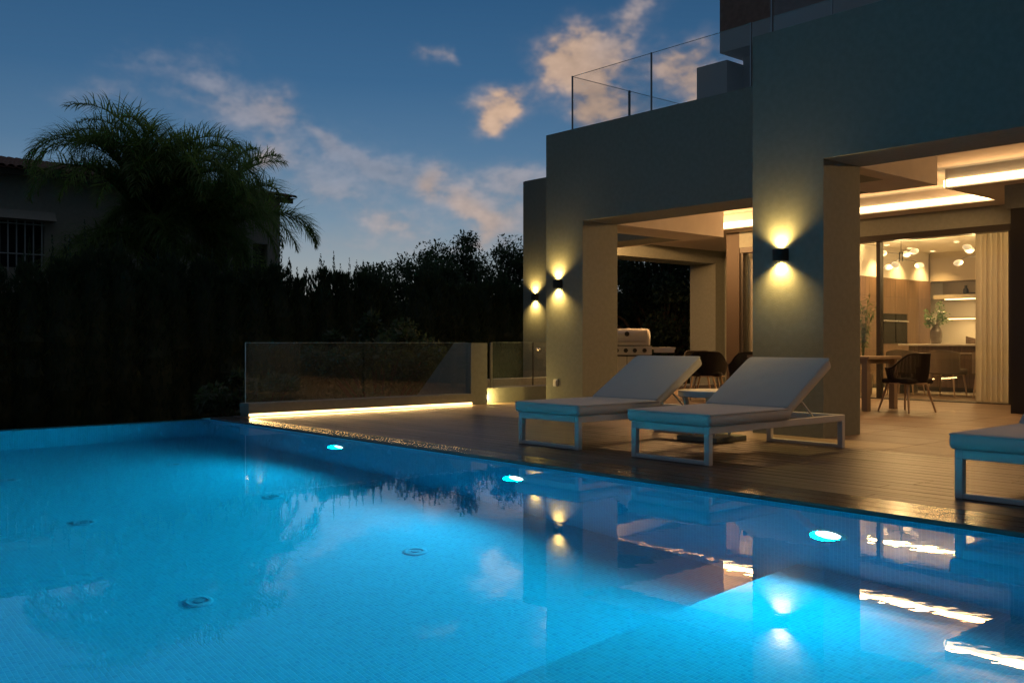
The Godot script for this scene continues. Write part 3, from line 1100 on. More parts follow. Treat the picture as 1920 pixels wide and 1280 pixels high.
func build_furniture() -> void:
	var l := make_lounger("white cushioned sun lounger farthest along the deck, near the glowing wall", V(-6.80, 0.0, -5.97))
	copy(l, "sun_lounger", "white cushioned sun lounger in front of the column nearest the glass door", V(-5.38, 0.0, -5.97))
	copy(l, "sun_lounger", "white sun lounger cut off by the picture edge, closest to the camera", V(-2.66, 0.0, -5.88))
	# low table between two loungers
	var t := thing("side_table", "low white side table between two sun loungers", "side table", V(-5.80, 0, -7.60))
	pbox(t, "base_plate", V(-0.24, 0.0, -0.24), V(0.24, 0.05, 0.24), M.stucco, 0.006)
	var top := Shape.new()
	top.lathe([Vector2(0.0, 0.425), Vector2(0.315, 0.425), Vector2(0.322, 0.432), Vector2(0.322, 0.478), Vector2(0.315, 0.485), Vector2(0.0, 0.488)], 40)
	spart(t, "table_top", top, M.white_metal)
	for q in 4:
		var a := PI / 4 + q * PI / 2
		var lg := Shape.new()
		lg.tube([V(0.26 * cos(a), 0.43, 0.26 * sin(a)), V(0.17 * cos(a), 0.05, 0.17 * sin(a))], [0.03, 0.014], 10)
		spart(t, "leg", lg, M.white_metal)
	# dining table and chairs under the roof
	var d := thing("dining_table", "long pale outdoor dining table under the terrace roof", "table", V(-7.75, 0, -12.8))
	pbox(d, "table_top", V(-1.0, 0.715, -0.46), V(1.0, 0.755, 0.46), M.beige, 0.004)
	for x in [-0.94, 0.87]:
		for z in [-0.43, 0.33]:
			pbox(d, "leg", V(x, 0.0, z), V(x + 0.085, 0.715, z + 0.10), M.beige, 0.004)
	pbox(d, "apron", V(-0.90, 0.65, -0.40), V(0.90, 0.714, 0.40), M.beige)
	make_tub_chair("dark rope chair at the head of the terrace table by the glass door", V(-6.38, 0, -12.72), -PI / 2 - 0.25)
	make_tub_chair("dark rope chair seen from behind, closest to the grill", V(-9.95, 0, -12.95), PI + 0.5)
	make_tub_chair("dark rope chair half hidden by the column beside the glass door", V(-9.15, 0, -12.95), PI + 0.95)
	make_tub_chair("dark rope chair with a pale cushion at the far side of the terrace table", V(-10.75, 0, -13.75), 0.9)
	# grill
	build_grill()


func build_grill() -> void:
	var g := thing("gas_grill", "stainless steel gas grill with hood and four knobs", "grill", V(-11.0, 0, -12.10), 0.75)
	# local: front faces +z, 0.86 wide
	pbox(g, "cart", V(-0.40, 0.10, -0.26), V(0.40, 0.74, 0.24), M.black)
	for x in [-0.39, 0.005]:
		var dr := pbox(g, "door", V(x, 0.13, 0.241), V(x + 0.385, 0.72, 0.262), M.brushed, 0.003)
		var hx := 0.15 if x < 0.0 else -0.15
		var hd := Shape.new()
		hd.tube([V(hx, 0.16, 0.012), V(hx, 0.15, 0.045), V(hx, -0.05, 0.045), V(hx, -0.06, 0.012)], [0.008, 0.008, 0.008, 0.008], 8)
		spart(dr, "handle", hd, M.steel)
	var pn := Shape.new()
	pn.prism([Vector2(-0.26, 0.745), Vector2(0.285, 0.745), Vector2(0.235, 0.89), Vector2(-0.26, 0.89)], V(-0.41, 0, 0), Vector3.BACK, Vector3.UP, V(0.82, 0, 0))
	spart(g, "control_panel", pn, M.brushed)
	for k in 5:
		var kn := Shape.new()
		kn.lathe([Vector2(0.036, 0.0), Vector2(0.036, 0.012), Vector2(0.026, 0.016), Vector2(0.024, 0.036), Vector2(0.0, 0.038)], 20)
		var x: float = [-0.32, -0.17, -0.02, 0.13, 0.29][k]
		spart(g, "knob", kn, M.black, Transform3D(Basis(Vector3.RIGHT, PI / 2 - 0.33), V(x, 0.815, 0.262)))
	for x in [-0.80, 0.43]:
		var sh := pbox(g, "side_shelf", V(x, 0.83, -0.24), V(x + 0.37, 0.87, 0.22), M.brushed, 0.004)
		pbox(sh, "shelf_front", V(-0.17, -0.07, 0.222), V(0.17, 0.02, 0.232), M.brushed)
	# hood: rounded section swept across the width
	var prof := []
	for k in 9:
		var a := PI * 0.5 * k / 8.0
		prof.append(Vector2(0.02 + 0.23 * cos(a), 0.915 + 0.12 + 0.15 * sin(a)))
	prof.append(Vector2(-0.16, 1.185))
	prof.append(Vector2(-0.25, 1.10))
	prof.append(Vector2(-0.25, 0.905))
	prof.append(Vector2(0.25, 0.905))
	var hs := Shape.new()
	var secs := [[-0.385, 0.84], [-0.37, 0.94], [-0.34, 1.0], [0.34, 1.0], [0.37, 0.94], [0.385, 0.84]]
	var mid := Vector2(0.0, 0.905)
	for k in secs.size() - 1:
		for q in prof.size():
			var p0: Vector2 = prof[q] - mid
			var p1: Vector2 = prof[(q + 1) % prof.size()] - mid
			var pt := func(p: Vector2, e: Array) -> Vector3:
				return V(e[0], mid.y + p.y * e[1], mid.x + p.x * lerpf(1.0, e[1], 0.5))
			hs.quad(pt.call(p0, secs[k]), pt.call(p1, secs[k]), pt.call(p1, secs[k + 1]), pt.call(p0, secs[k + 1]), V(0, (p0 + p1).y / 2.0 - 0.12, (p0 + p1).x / 2.0))
	for e in [secs[0], secs[5]]:
		hs.prism(prof.map(func(q): return Vector2((q.x - mid.x) * lerpf(1.0, e[1], 0.5) + mid.x, (q.y - mid.y) * e[1] + mid.y)), V(e[0] - 0.0005, 0, 0), Vector3.BACK, Vector3.UP, V(0.001, 0, 0))
	var hood := spart(g, "hood", hs, M.brushed)
	var hb := Shape.new()
	hb.tube([V(-0.30, 0.965, 0.255), V(-0.30, 0.965, 0.305), V(0.30, 0.965, 0.305), V(0.30, 0.965, 0.255)], [0.012, 0.012, 0.012, 0.012], 10)
	spart(hood, "hood_handle", hb, M.steel)
	var th := Shape.new()
	th.lathe([Vector2(0.04, 0.0), Vector2(0.04, 0.016), Vector2(0.034, 0.02), Vector2(0.0, 0.02)], 20)
	spart(hood, "thermometer", th, M.black, Transform3D(Basis(Vector3.RIGHT, PI / 2 - 0.35), V(0.0, 1.09, 0.243)))
	for x in [-0.34, 0.34]:
		for z in [-0.2, 0.18]:
			var wh := Shape.new()
			wh.lathe([Vector2(0.0, -0.015), Vector2(0.045, -0.015), Vector2(0.045, 0.015), Vector2(0.0, 0.015)], 16)
			spart(g, "caster", wh, M.black, Transform3D(Basis(Vector3.BACK, PI / 2), V(x, 0.05, z)))


# ------------------------------------------------------------------ the dining room and kitchen behind the glass
func build_kitchen() -> void:
	var villa: Node3D = get_node("villa")
	wbox(villa, "inner_bulkhead", V(-10.84, 2.33, -21.4), V(-10.26, 2.98, -15.7), M.plaster)
	var k := thing("kitchen_cabinet", "tall brown wood kitchen cabinet wall with two built-in ovens", "cabinet", V(-10.5, 0, -19))
	wbox(k, "carcass", V(-10.84, 0.0, -21.40), V(-10.235, 2.33, -16.0), M.black)
	var z := -16.0
	while z > -21.0:
		var e: float = maxf(z - 0.54, -21.4)
		var oven: bool = z < -19.2 and z > -20.3
		var rows := [[0.08, 0.92], [1.57, 1.925], [1.93, 2.325]] if oven else [[0.08, 1.925], [1.93, 2.325]]
		for r in rows:
			wbox(k, "door", V(-10.235, r[0], e + 0.002), V(-10.215, r[1], z - 0.002), M.veneer, 0.001)
		if oven:
			var ov := thing("oven", "black built-in oven, " + ("the one closer to the glass door" if z > -19.6 else "the one deeper in the kitchen"), "oven", V(-10.22, 0.93, (z + e) / 2.0), 0.0, "built-in ovens")
			wbox(ov, "door_glass", V(-10.234, 0.94, e + 0.03), V(-10.205, 1.40, z - 0.03), M.oven_glass, 0.003)
			wbox(ov, "control_panel", V(-10.234, 1.43, e + 0.03), V(-10.208, 1.56, z - 0.03), M.oven_glass, 0.003)
			var hb := Shape.new()
			hb.tube([V(0.055, 0.475, -0.22), V(0.055, 0.475, 0.22)], [0.012, 0.012], 8)
			for q in [-0.2, 0.2]:
				hb.tube([V(0.01, 0.475, q), V(0.055, 0.475, q)], [0.008, 0.008], 6)
			spart(ov, "handle", hb, M.steel)
			wbox(ov, "trim", V(-10.233, 1.402, e + 0.03), V(-10.204, 1.428, z - 0.03), M.steel)
		z -= 0.54
	# back wall unit: cupboards, niche, shelves, worktop
	var u := thing("kitchen_shelving", "lit kitchen wall unit with cupboards, open niche and two shelves", "shelving", V(-9, 0, -21.7))
	wbox(u, "cupboard", V(-10.26, 2.33, -22.0), V(-4.5, 2.98, -21.45), M.beige_stone)
	wbox(u, "niche_back", V(-10.2, 2.02, -22.0), V(-4.5, 2.33, -21.96), M.beige_stone)
	wbox(u, "shelf", V(-10.2, 1.93, -22.0), V(-4.5, 2.02, -21.5), M.beige_stone)
	wbox(u, "shelf", V(-10.0, 1.49, -22.0), V(-4.5, 1.525, -21.65), M.beige_stone)
	wbox(u, "worktop", V(-10.2, 0.885, -22.0), V(-4.5, 0.92, -21.38), M.white_stone)
	wbox(u, "base_cabinet", V(-10.2, 0.0, -22.0), V(-4.5, 0.885, -21.42), M.veneer)
	var sl := thing("led_strip", "thin strip light under the upper kitchen shelf", "strip light", V(-8, 1.92, -21.55), 0.0, "kitchen strip lights")
	wbox(sl, "led_tube", V(-9.95, 1.905, -21.56), V(-6.5, 1.929, -21.52), M.led_low)
	area_light(V(-8.2, 1.895, -21.54), V(0, -1, -0.1), Vector3.RIGHT, 3.4, 0.03, 1.0, 0.66, 0.26, 1.1, sl)
	var s2 := thing("led_strip", "thin strip light under the lower kitchen shelf", "strip light", V(-8, 1.48, -21.7), 0.0, "kitchen strip lights")
	wbox(s2, "led_tube", V(-9.95, 1.468, -21.70), V(-6.5, 1.489, -21.66), M.led_low)
	area_light(V(-8.2, 1.458, -21.68), V(0, -1, -0.1), Vector3.RIGHT, 3.4, 0.03, 1.0, 0.66, 0.26, 0.95, s2)
	# dark jar in the niche, small pots on the shelf
	var j := thing("jar", "small dark jar in the kitchen niche", "jar", V(-9.55, 2.02, -21.68))
	var js := Shape.new()
	js.lathe([Vector2(0.0, 0.0), Vector2(0.05, 0.0), Vector2(0.06, 0.05), Vector2(0.05, 0.12), Vector2(0.025, 0.15), Vector2(0.03, 0.20), Vector2(0.0, 0.20)], 16)
	spart(j, "body", js, M.black)
	var tr := thing("tray", "long dark tray lying in the kitchen niche", "tray", V(-9.1, 2.02, -21.7))
	pbox(tr, "tray", V(-0.4, 0.0, -0.09), V(0.4, 0.02, 0.09), M.black, 0.006)
	pbox(tr, "rim", V(-0.4, 0.02, 0.075), V(0.4, 0.035, 0.09), M.black, 0.004)
	# island
	var i := thing("kitchen_island", "kitchen island with pale stone top", "island", V(-8.4, 0, -18.8))
	wbox(i, "cabinet", V(-9.3, 0.08, -19.15), V(-5.6, 0.885, -18.55), M.veneer)
	wbox(i, "plinth", V(-9.2, 0.0, -19.1), V(-5.7, 0.08, -18.62), M.black)
	wbox(i, "worktop", V(-9.45, 0.885, -19.25), V(-5.4, 0.925, -18.40), M.white_stone, 0.003)
	# dining table and chairs
	var t := thing("indoor_table", "dark indoor dining table in front of the kitchen island", "table", V(-7.6, 0, -17.5))
	wbox(t, "table_top", V(-9.0, 0.72, -17.95), V(-6.3, 0.755, -17.1), M.wood, 0.004)
	for x in [-8.85, -6.6]:
		wbox(t, "trestle", V(x, 0.0, -17.85), V(x + 0.08, 0.72, -17.2), M.black)
	var c := make_chair("beige upholstered chair with its back to the glass door, middle of the row", V(-7.75, 0, -16.85))
	copy(c, "dining_chair", "beige upholstered chair beside the plant at the glass door", V(-8.5, 0, -16.85), 0.05)
	copy(c, "dining_chair", "beige upholstered chair next to the curtain", V(-6.95, 0, -16.85), -0.05)
	var s := make_stool("dark bar stool behind the island, next to the curtain", V(-7.75, 0, -19.65))
	copy(s, "bar_stool", "dark bar stool behind the island, by the flowers", V(-8.5, 0, -19.65))
	build_vase()
	build_curtain()
	build_plant()
	pendant("branched globe pendant lamp above the island by the ovens", V(-9.28, 2.64, -18.2), 0.0)
	pendant("branched globe pendant lamp beside the curtain", V(-7.78, 2.62, -18.2), 0.7)
	var lens := Shape.new()
	lens.lathe([Vector2(0.0, 0.0), Vector2(0.045, 0.0), Vector2(0.05, 0.004), Vector2(0.05, 0.012)], 16)
	var rim := Shape.new()
	rim.lathe([Vector2(0.05, 0.0), Vector2(0.065, -0.004), Vector2(0.068, 0.008)], 16)
	var lm := lens.mesh()
	var rm := rim.mesh()
	var dl := [["above the oven closer to the glass door", -9.98, -18.95], ["above the deeper oven", -9.98, -19.95], ["in the kitchen corner by the shelves", -9.98, -21.0], ["in the middle of the kitchen", -8.73, -19.4], ["added over the island by the curtain to light the room", -7.4, -19.4], ["added deep in the kitchen to light the room", -8.4, -20.8]]  # last two are unseen lamps, added to light the room
	for p in dl:
		var o := thing("ceiling_lamp", "small round recessed ceiling lamp " + p[0], "ceiling lamp", V(p[1], 2.966, p[2]), 0.0, "recessed kitchen ceiling lamps")
		part(o, "lamp_lens", lm, M.led)
		part(o, "rim", rm, M.white_metal)
		spot(V(p[1], 2.955, p[2]), V(0, -1, 0), 50.0, 0.9, 1.0, 0.64, 0.22, 5.8, 0.04, o)
	# lit step in the room ceiling
	var cl := thing("led_strip", "warm strip light on the step of the kitchen ceiling", "strip light", V(-7, 3.0, -18.58), 0.0, "kitchen strip lights")
	led_run(cl, "led_tube", V(-10.2, 3.03, -18.598), V(-3.0, 3.07, -18.58), M.led_low, V(0, 0, 1), 1.0, 0.62, 0.22, 1.0)


func make_chair(label: String, at: Vector3) -> Node3D:
	var o := thing("dining_chair", label, "chair", at, 0.0, "dining chairs indoors")
	part(o, "seat", cushion(V(0.52, 0.10, 0.50), 0.05, 0.012), M.taupe, Transform3D(Basis(), V(0, 0.44, -0.02)))
	var b := Shape.new()
	var n := 12
	for k in n:
		for side in [0.0, 0.06]:
			var a0 := lerpf(-1.0, 1.0, k / float(n))
			var a1 := lerpf(-1.0, 1.0, (k + 1) / float(n))
			var p := func(a: float, y: float) -> Vector3:
				return V(a * 0.29, y, 0.26 - 0.14 * a * a + side)
			var top0 := 0.82 - 0.05 * a0 * a0
			var top1 := 0.82 - 0.05 * a1 * a1
			b.quad(p.call(a0, 0.42), p.call(a1, 0.42), p.call(a1, top1), p.call(a0, top0), V(0, 0, 1 if side > 0.0 else -1))
			if side == 0.0:
				b.quad(p.call(a0, top0), p.call(a1, top1), p.call(a1, top1) + V(0, 0, 0.06), p.call(a0, top0) + V(0, 0, 0.06), Vector3.UP)
	b.quad(V(0.29, 0.42, 0.12), V(0.29, 0.77, 0.12), V(0.29, 0.77, 0.18), V(0.29, 0.42, 0.18), Vector3.RIGHT)
	b.quad(V(-0.29, 0.42, 0.12), V(-0.29, 0.77, 0.12), V(-0.29, 0.77, 0.18), V(-0.29, 0.42, 0.18), Vector3.LEFT)
	spart(o, "backrest", b, M.taupe)
	for x in [-0.2, 0.2]:
		for z in [-0.2, 0.2]:
			var l := Shape.new()
			l.tube([V(x, 0.40, z), V(x * 1.2, 0.0, z * 1.2)], [0.02, 0.012], 8)
			spart(o, "leg", l, M.teak)
	return o


func make_stool(label: String, at: Vector3) -> Node3D:
	var o := thing("bar_stool", label, "stool", at, 0.0, "bar stools at the island")
	part(o, "seat", cushion(V(0.42, 0.07, 0.40), 0.05, 0.01), M.rope, Transform3D(Basis(), V(0, 0.68, 0)))
	var b := Shape.new()
	for k in 10:
		var a0 := lerpf(-1.0, 1.0, k / 10.0)
		var a1 := lerpf(-1.0, 1.0, (k + 1) / 10.0)
		for q in [[a0, a1]]:
			var p0 := V(a0 * 0.22, 0.70, -0.22 + 0.08 * a0 * a0)
			var p1 := V(a1 * 0.22, 0.70, -0.22 + 0.08 * a1 * a1)
			var h0 := V(0, 0.33 + 0.05 * a0 * a0, 0)
			var h1 := V(0, 0.33 + 0.05 * a1 * a1, 0)
			b.quad(p0, p1, p1 + h1, p0 + h0, Vector3.BACK)
			var d := V(0, 0, -0.025)
			b.quad(p0 + d, p1 + d, p1 + h1 + d, p0 + h0 + d, Vector3.FORWARD)
			b.quad(p0 + h0, p1 + h1, p1 + h1 + d, p0 + h0 + d, Vector3.UP)
	spart(o, "backrest", b, M.wood)
	for x in [-0.17, 0.17]:
		for z in [-0.16, 0.16]:
			var l := Shape.new()
			l.tube([V(x, 0.66, z), V(x * 1.2, 0.0, z * 1.2)], [0.014, 0.012], 8)
			spart(o, "leg", l, M.black)
	return o


func pendant(label: String, at: Vector3, turn: float) -> void:
	var o := thing("pendant_lamp", label, "pendant lamp", at, turn, "globe pendant lamps")
	var rod := Shape.new()
	rod.tube([V(0, 0.09, 0), V(0, 3.22 - at.y if at.z > -18.6 else 2.98 - at.y, 0)], [0.006, 0.006], 6)
	spart(o, "rod", rod, M.black)
	var hub := Shape.new()
	hub.tube([V(-0.03, -0.09, 0), V(-0.03, 0.09, 0)], [0.016, 0.016], 8)
	hub.tube([V(0.03, -0.09, 0), V(0.03, 0.09, 0)], [0.016, 0.016], 8)
	hub.tube([V(-0.03, 0.08, 0), V(0.03, 0.08, 0)], [0.01, 0.01], 6)
	spart(o, "hub", hub, M.black)
	var gm := SphereMesh.new()
	gm.radius = 0.085
	gm.height = 0.115
	gm.radial_segments = 24
	gm.rings = 12
	for k in 6:
		var a := TAU * k / 6.0 + 0.35
		var up: bool = k % 2 == 0
		var e := V(cos(a) * 0.30, 0.10 if up else -0.12, sin(a) * 0.30)
		var s := V(signf(cos(a)) * 0.03, 0.06 if up else -0.06, 0)
		var arm := Shape.new()
		arm.tube([s, e * 0.75 + V(0, 0.01, 0), e], [0.008, 0.006, 0.006], 6)
		spart(o, "arm", arm, M.black)
		part(o, "lamp_globe", gm, M.globe, Transform3D(Basis(Vector3.UP, a) * Basis(Vector3.BACK, 0.2 if up else -0.2), e + e.normalized() * 0.05 + V(0, -0.04, 0)))
	omni(at + V(0, -0.02, 0).rotated(Vector3.UP, turn) + V(0.0, -0.22, 0.0), 1.0, 0.66, 0.28, 1.4, 0.12, o)


func build_vase() -> void:
	var o := thing("vase", "fluted glass vase of flowers and branches on the island", "vase", V(-8.78, 0.925, -18.62))
	var v := Shape.new()
	var prof := [Vector2(0.0, 0.0), Vector2(0.085, 0.0), Vector2(0.10, 0.03), Vector2(0.115, 0.14), Vector2(0.11, 0.24), Vector2(0.075, 0.31), Vector2(0.05, 0.35), Vector2(0.065, 0.38), Vector2(0.06, 0.38), Vector2(0.045, 0.35), Vector2(0.0, 0.33)]
	v.lathe(prof, 12)
	spart(o, "vessel", v, M.vase)
	var lf := Shape.new()
	var st := Shape.new()
	rng.seed = 55
	for k in 16:
		var a := rng.randf() * TAU
		var tip := V(cos(a) * rng.randf_range(0.08, 0.26), rng.randf_range(0.45, 0.72), sin(a) * rng.randf_range(0.08, 0.26))
		if k < 4:
			tip *= V(1.7, 1.15, 1.7)
		st.tube([V(0, 0.3, 0), tip * V(0.4, 0.75, 0.4), tip], [0.004, 0.004, 0.003], 4, false)
		for q in 24:
			var p := tip * rng.randf_range(0.72, 1.02) + V(rng.randf_range(-0.06, 0.06), rng.randf_range(-0.06, 0.05), rng.randf_range(-0.06, 0.06))
			leaf(lf, p, rand_dir(), 0.05, 0.022)
	spart(o, "stem", st, M.bark)
	tag(spart(o, "leaves", lf, M.leaf), "", "", "", "stuff")
	for k in 4:
		var a := rng.randf() * TAU
		var fl := SphereMesh.new()
		fl.radius = 0.035
		fl.height = 0.05
		fl.radial_segments = 10
		fl.rings = 6
		part(o, "flower", fl, M.white_stone, Transform3D(Basis(), V(cos(a) * 0.16, rng.randf_range(0.45, 0.66), sin(a) * 0.16)))


func build_curtain() -> void:
	var o := thing("curtain", "sheer beige curtain hanging at the end of the glass door", "curtain", V(-6.4, 0, -15.72))
	for layer in 1:
		var s := Shape.new()
		var n := 96
		for k in n:
			var a := k / float(n)
			var b := (k + 1) / float(n)
			var f := func(t: float) -> Vector3:
				return V(lerpf(-0.36, 0.31, t), 0.0, 0.045 * sin(t * 52.0) + 0.02 * sin(t * 23.0 + 1.0))
			var p: Vector3 = f.call(a)
			var q: Vector3 = f.call(b)
			var np: Vector3 = (f.call(a + 0.002) - f.call(a - 0.002)).cross(Vector3.UP).normalized()
			var nq: Vector3 = (f.call(b + 0.002) - f.call(b - 0.002)).cross(Vector3.UP).normalized()
			s.stri(p + V(0, 0.01, 0), q + V(0, 0.01, 0), q + V(0, 2.75, 0), np, nq, nq)
			s.stri(p + V(0, 0.01, 0), q + V(0, 2.75, 0), p + V(0, 2.75, 0), np, nq, np)
		spart(o, "cloth", s, M.sheer)
	pbox(o, "track", V(-0.4, 2.75, -0.02), V(0.34, 2.78, 0.02), M.white_metal)


func build_plant() -> void:
	var o := thing("potted_plant", "tall feathery potted plant behind the glass door", "plant", V(-8.98, 0, -16.2))
	var pot := Shape.new()
	pot.lathe([Vector2(0.0, 0.0), Vector2(0.15, 0.0), Vector2(0.19, 0.38), Vector2(0.175, 0.38), Vector2(0.16, 0.34), Vector2(0.0, 0.34)], 24)
	spart(o, "pot", pot, M.beige)
	rng.seed = 71
	var st := Shape.new()
	var lf := Shape.new()
	for k in 11:
		var a := rng.randf() * TAU
		var h := rng.randf_range(0.9, 2.0)
		var r := rng.randf_range(0.05, 0.32)
		var pts := []
		for q in 7:
			var t := q / 6.0
			pts.append(V(cos(a) * r * t * t * 1.3, 0.34 + (h - 0.2) * t - 0.25 * t * t * t, sin(a) * r * t * t * 1.3))
		st.tube(pts, [0.008, 0.007, 0.006, 0.005, 0.004, 0.003, 0.002], 5, false)
		for q in 26:
			var t := rng.randf_range(0.45, 1.0)
			var i := int(t * 5.99)
			var p: Vector3 = pts[i].lerp(pts[i + 1], t * 6.0 - i) if i < 6 else pts[6]
			var d := V(rng.randf_range(-1, 1), rng.randf_range(-0.5, 0.3), rng.randf_range(-1, 1)).normalized()
			leaf(lf, p, d, 0.16, 0.014)
	spart(o, "stem", st, M.leaf)
	tag(spart(o, "leaves", lf, M.leaf), "", "", "", "stuff")


# ------------------------------------------------------------------ garden and neighbour
func rand_dir() -> Vector3:
	var z := rng.randf_range(-1.0, 1.0)
	var a := rng.randf() * TAU
	var r := sqrt(1.0 - z * z)
	return V(r * cos(a), z, r * sin(a))


# pointed leaf of two triangles, folded a little along its middle
func leaf(s: Shape, at: Vector3, dir: Vector3, length: float, width: float) -> void:
	var side := dir.cross(Vector3.UP)
	side = side.normalized() if side.length() > 0.05 else Vector3.RIGHT
	var nrm := side.cross(dir).normalized()
	var tip := at + dir * length
	var mid := at + dir * length * 0.45 + nrm * width * 0.25
	s.tri(at, mid + side * width, tip, nrm)
	s.tri(at, tip, mid - side * width, nrm)


func make_cypress_meshes(k: int) -> Array:
	rng.seed = 300 + k
	var f := Shape.new()
	var h := 5.0 + 0.06 * k
	# inner mass of twigs, uneven
	var core := Shape.new()
	var prof := []
	for q in 15:
		var t := q / 14.0
		prof.append(Vector2(0.50 * (1.0 - pow(t, 7.0)) * (0.85 + 0.25 * rng.randf()) + 0.02, 0.25 + t * (h - 0.35)))
	core.lathe(prof, 9)
	f.v.append_array(core.v)
	f.n.append_array(core.n)
	# sprays standing off it
	for q in 2600:
		var t := pow(rng.randf(), 0.7)
		var a := rng.randf() * TAU
		var r := 0.56 * (1.0 - pow(t, 7.0)) + 0.05
		r *= rng.randf_range(0.75, 1.12)
		var p := V(cos(a) * r, 0.2 + t * (h - 0.25), sin(a) * r)
		var d := V(cos(a) * 0.5, 1.0, sin(a) * 0.5) + rand_dir() * 0.45
		leaf(f, p, d.normalized(), rng.randf_range(0.14, 0.26), rng.randf_range(0.012, 0.024))
	# leading shoots at the top, each a thin spire of sprays
	for q in 12 + k % 3:
		var a := rng.randf() * TAU
		var r := rng.randf_range(0.0, 0.46)
		var y := h - rng.randf_range(0.15, 0.35)
		var ht := rng.randf_range(0.25, 0.85) * (1.0 if q < 4 else 0.5)
		for w in 44:
			var t := rng.randf()
			var p := V(cos(a) * r, y + t * ht, sin(a) * r) + rand_dir() * 0.055 * (1.1 - t)
			var d := V(rng.randf_range(-0.5, 0.5), 1.0, rng.randf_range(-0.5, 0.5)).normalized()
			leaf(f, p, d, 0.15 * (1.15 - t), 0.013)
	var tr := Shape.new()
	tr.tube([V(0, 0, 0), V(0.02, h * 0.4, 0.01), V(0, h * 0.85, 0)], [0.07, 0.05, 0.015], 7)
	return [f.mesh(), tr.mesh()]


func build_hedge() -> void:
	var kinds := []
	for k in 6:
		kinds.append(make_cypress_meshes(k))
	rng.seed = 12
	var z := -1.4
	var n := 0
	while z > -29.0:
		var k: Array = kinds[(n * 5 + n / 6) % 6]
		var gap: bool = absf(z + 13.75) < 0.40
		if not gap:
			var o := thing("cypress_tree", "dark clipped cypress in the tall hedge beyond the pool", "tree", V(-20.0 + rng.randf_range(-0.18, 0.18), -2.6, z), rng.randf() * TAU, "cypress trees of the hedge")
			var s := rng.randf_range(0.95, 1.035)
			o.scale = V(1.0, s, 1.0)
			part(o, "foliage", k[0], M.leaf_dark)
			part(o, "trunk", k[1], M.bark)
		z -= rng.randf_range(0.52, 0.68)
		n += 1


func make_broadleaf(label: String, at: Vector3, height: float, spread: float, clumps: int, leaves: int, seed_: int, group: String, trunk_r := 0.14, called := "broadleaf_tree") -> void:
	rng.seed = seed_
	var o := thing(called, label, "tree" if called == "broadleaf_tree" else "shrub", at, 0.0, group)
	var tr := Shape.new()
	var fork := height * 0.38
	tr.tube([V(0, 0, 0), V(0.1, fork * 0.5, 0.05), V(0, fork, 0)], [trunk_r, trunk_r * 0.8, trunk_r * 0.65], 8)
	var lf := Shape.new()
	for k in clumps:
		var a := rng.randf() * TAU
		var r := sqrt(rng.randf()) * spread
		var y := lerpf(fork, height, rng.randf_range(0.05, 1.0)) - 0.35 * r * r / spread
		var c := V(cos(a) * r, y, sin(a) * r)
		tr.tube([V(0, fork * 0.9, 0), c * V(0.5, 0.0, 0.5) + V(0, lerpf(fork, y, 0.65), 0), c], [trunk_r * 0.5, trunk_r * 0.3, 0.012], 5, false)
		var cr := rng.randf_range(0.38, 0.75) * spread * 0.36
		for q in leaves:
			var d := rand_dir()
			var p := c + d * cr * pow(rng.randf(), 0.45) * V(1, 0.75, 1)
			leaf(lf, p, (d * 0.5 + rand_dir()).normalized(), rng.randf_range(0.09, 0.17), rng.randf_range(0.025, 0.045))
	spart(o, "trunk", tr, M.bark)
	tag(spart(o, "crown", lf, M.leaf_dark), "", "", "", "")


func make_frond(seed_: int, length: float, rise: float, droop: float) -> ArrayMesh:
	rng.seed = seed_
	var s := Shape.new()
	var pts := []
	var rad := []
	var n := 22
	var p := Vector3.ZERO
	var ang := rise
	for k in n + 1:
		pts.append(p)
		rad.append(lerpf(0.035, 0.004, k / float(n)))
		var t := k / float(n)
		ang -= droop / n * (0.15 + 1.7 * t)
		p += V(cos(ang), sin(ang), 0.02 * sin(t * 3.0)) * (length / n)
	s.tube(pts, rad, 5, false)
	for k in range(4, 140):
		var t := k / 140.0
		var i := int(t * n)
		var at: Vector3 = pts[i].lerp(pts[i + 1], t * n - i)
		var dir: Vector3 = (pts[i + 1] - pts[i]).normalized()
		var up := dir.cross(Vector3.BACK).cross(dir).normalized()
		up = Vector3.BACK.cross(dir).normalized()
		for sd in [-1.0, 1.0]:
			var ln := 0.95 * sin(PI * clampf(0.12 + 0.86 * t, 0.0, 1.0)) * rng.randf_range(0.8, 1.1) + 0.10
			var d: Vector3 = (dir * rng.randf_range(0.35, 0.9) + Vector3.BACK * sd * rng.randf_range(0.35, 1.0) + up * rng.randf_range(-0.3, 1.0)).normalized()
			# the leaflet bends down under its own weight
			var q0 := at
			var d0 := d
			var wd := 0.016
			for b in 3:
				var q1 := q0 + d0 * ln / 3.0
				var sidev := d0.cross(Vector3.UP)
				sidev = (sidev if sidev.length() > 0.05 else Vector3.RIGHT).normalized() * wd
				var side2 := sidev * (0.75 if b < 2 else 0.08)
				s.quad(q0 - sidev, q0 + sidev, q1 + side2, q1 - side2, Vector3.UP)
				q0 = q1
				wd *= 0.75
				d0 = (d0 + V(0, -0.30 - 0.2 * rng.randf(), 0)).normalized()
	return s.mesh()


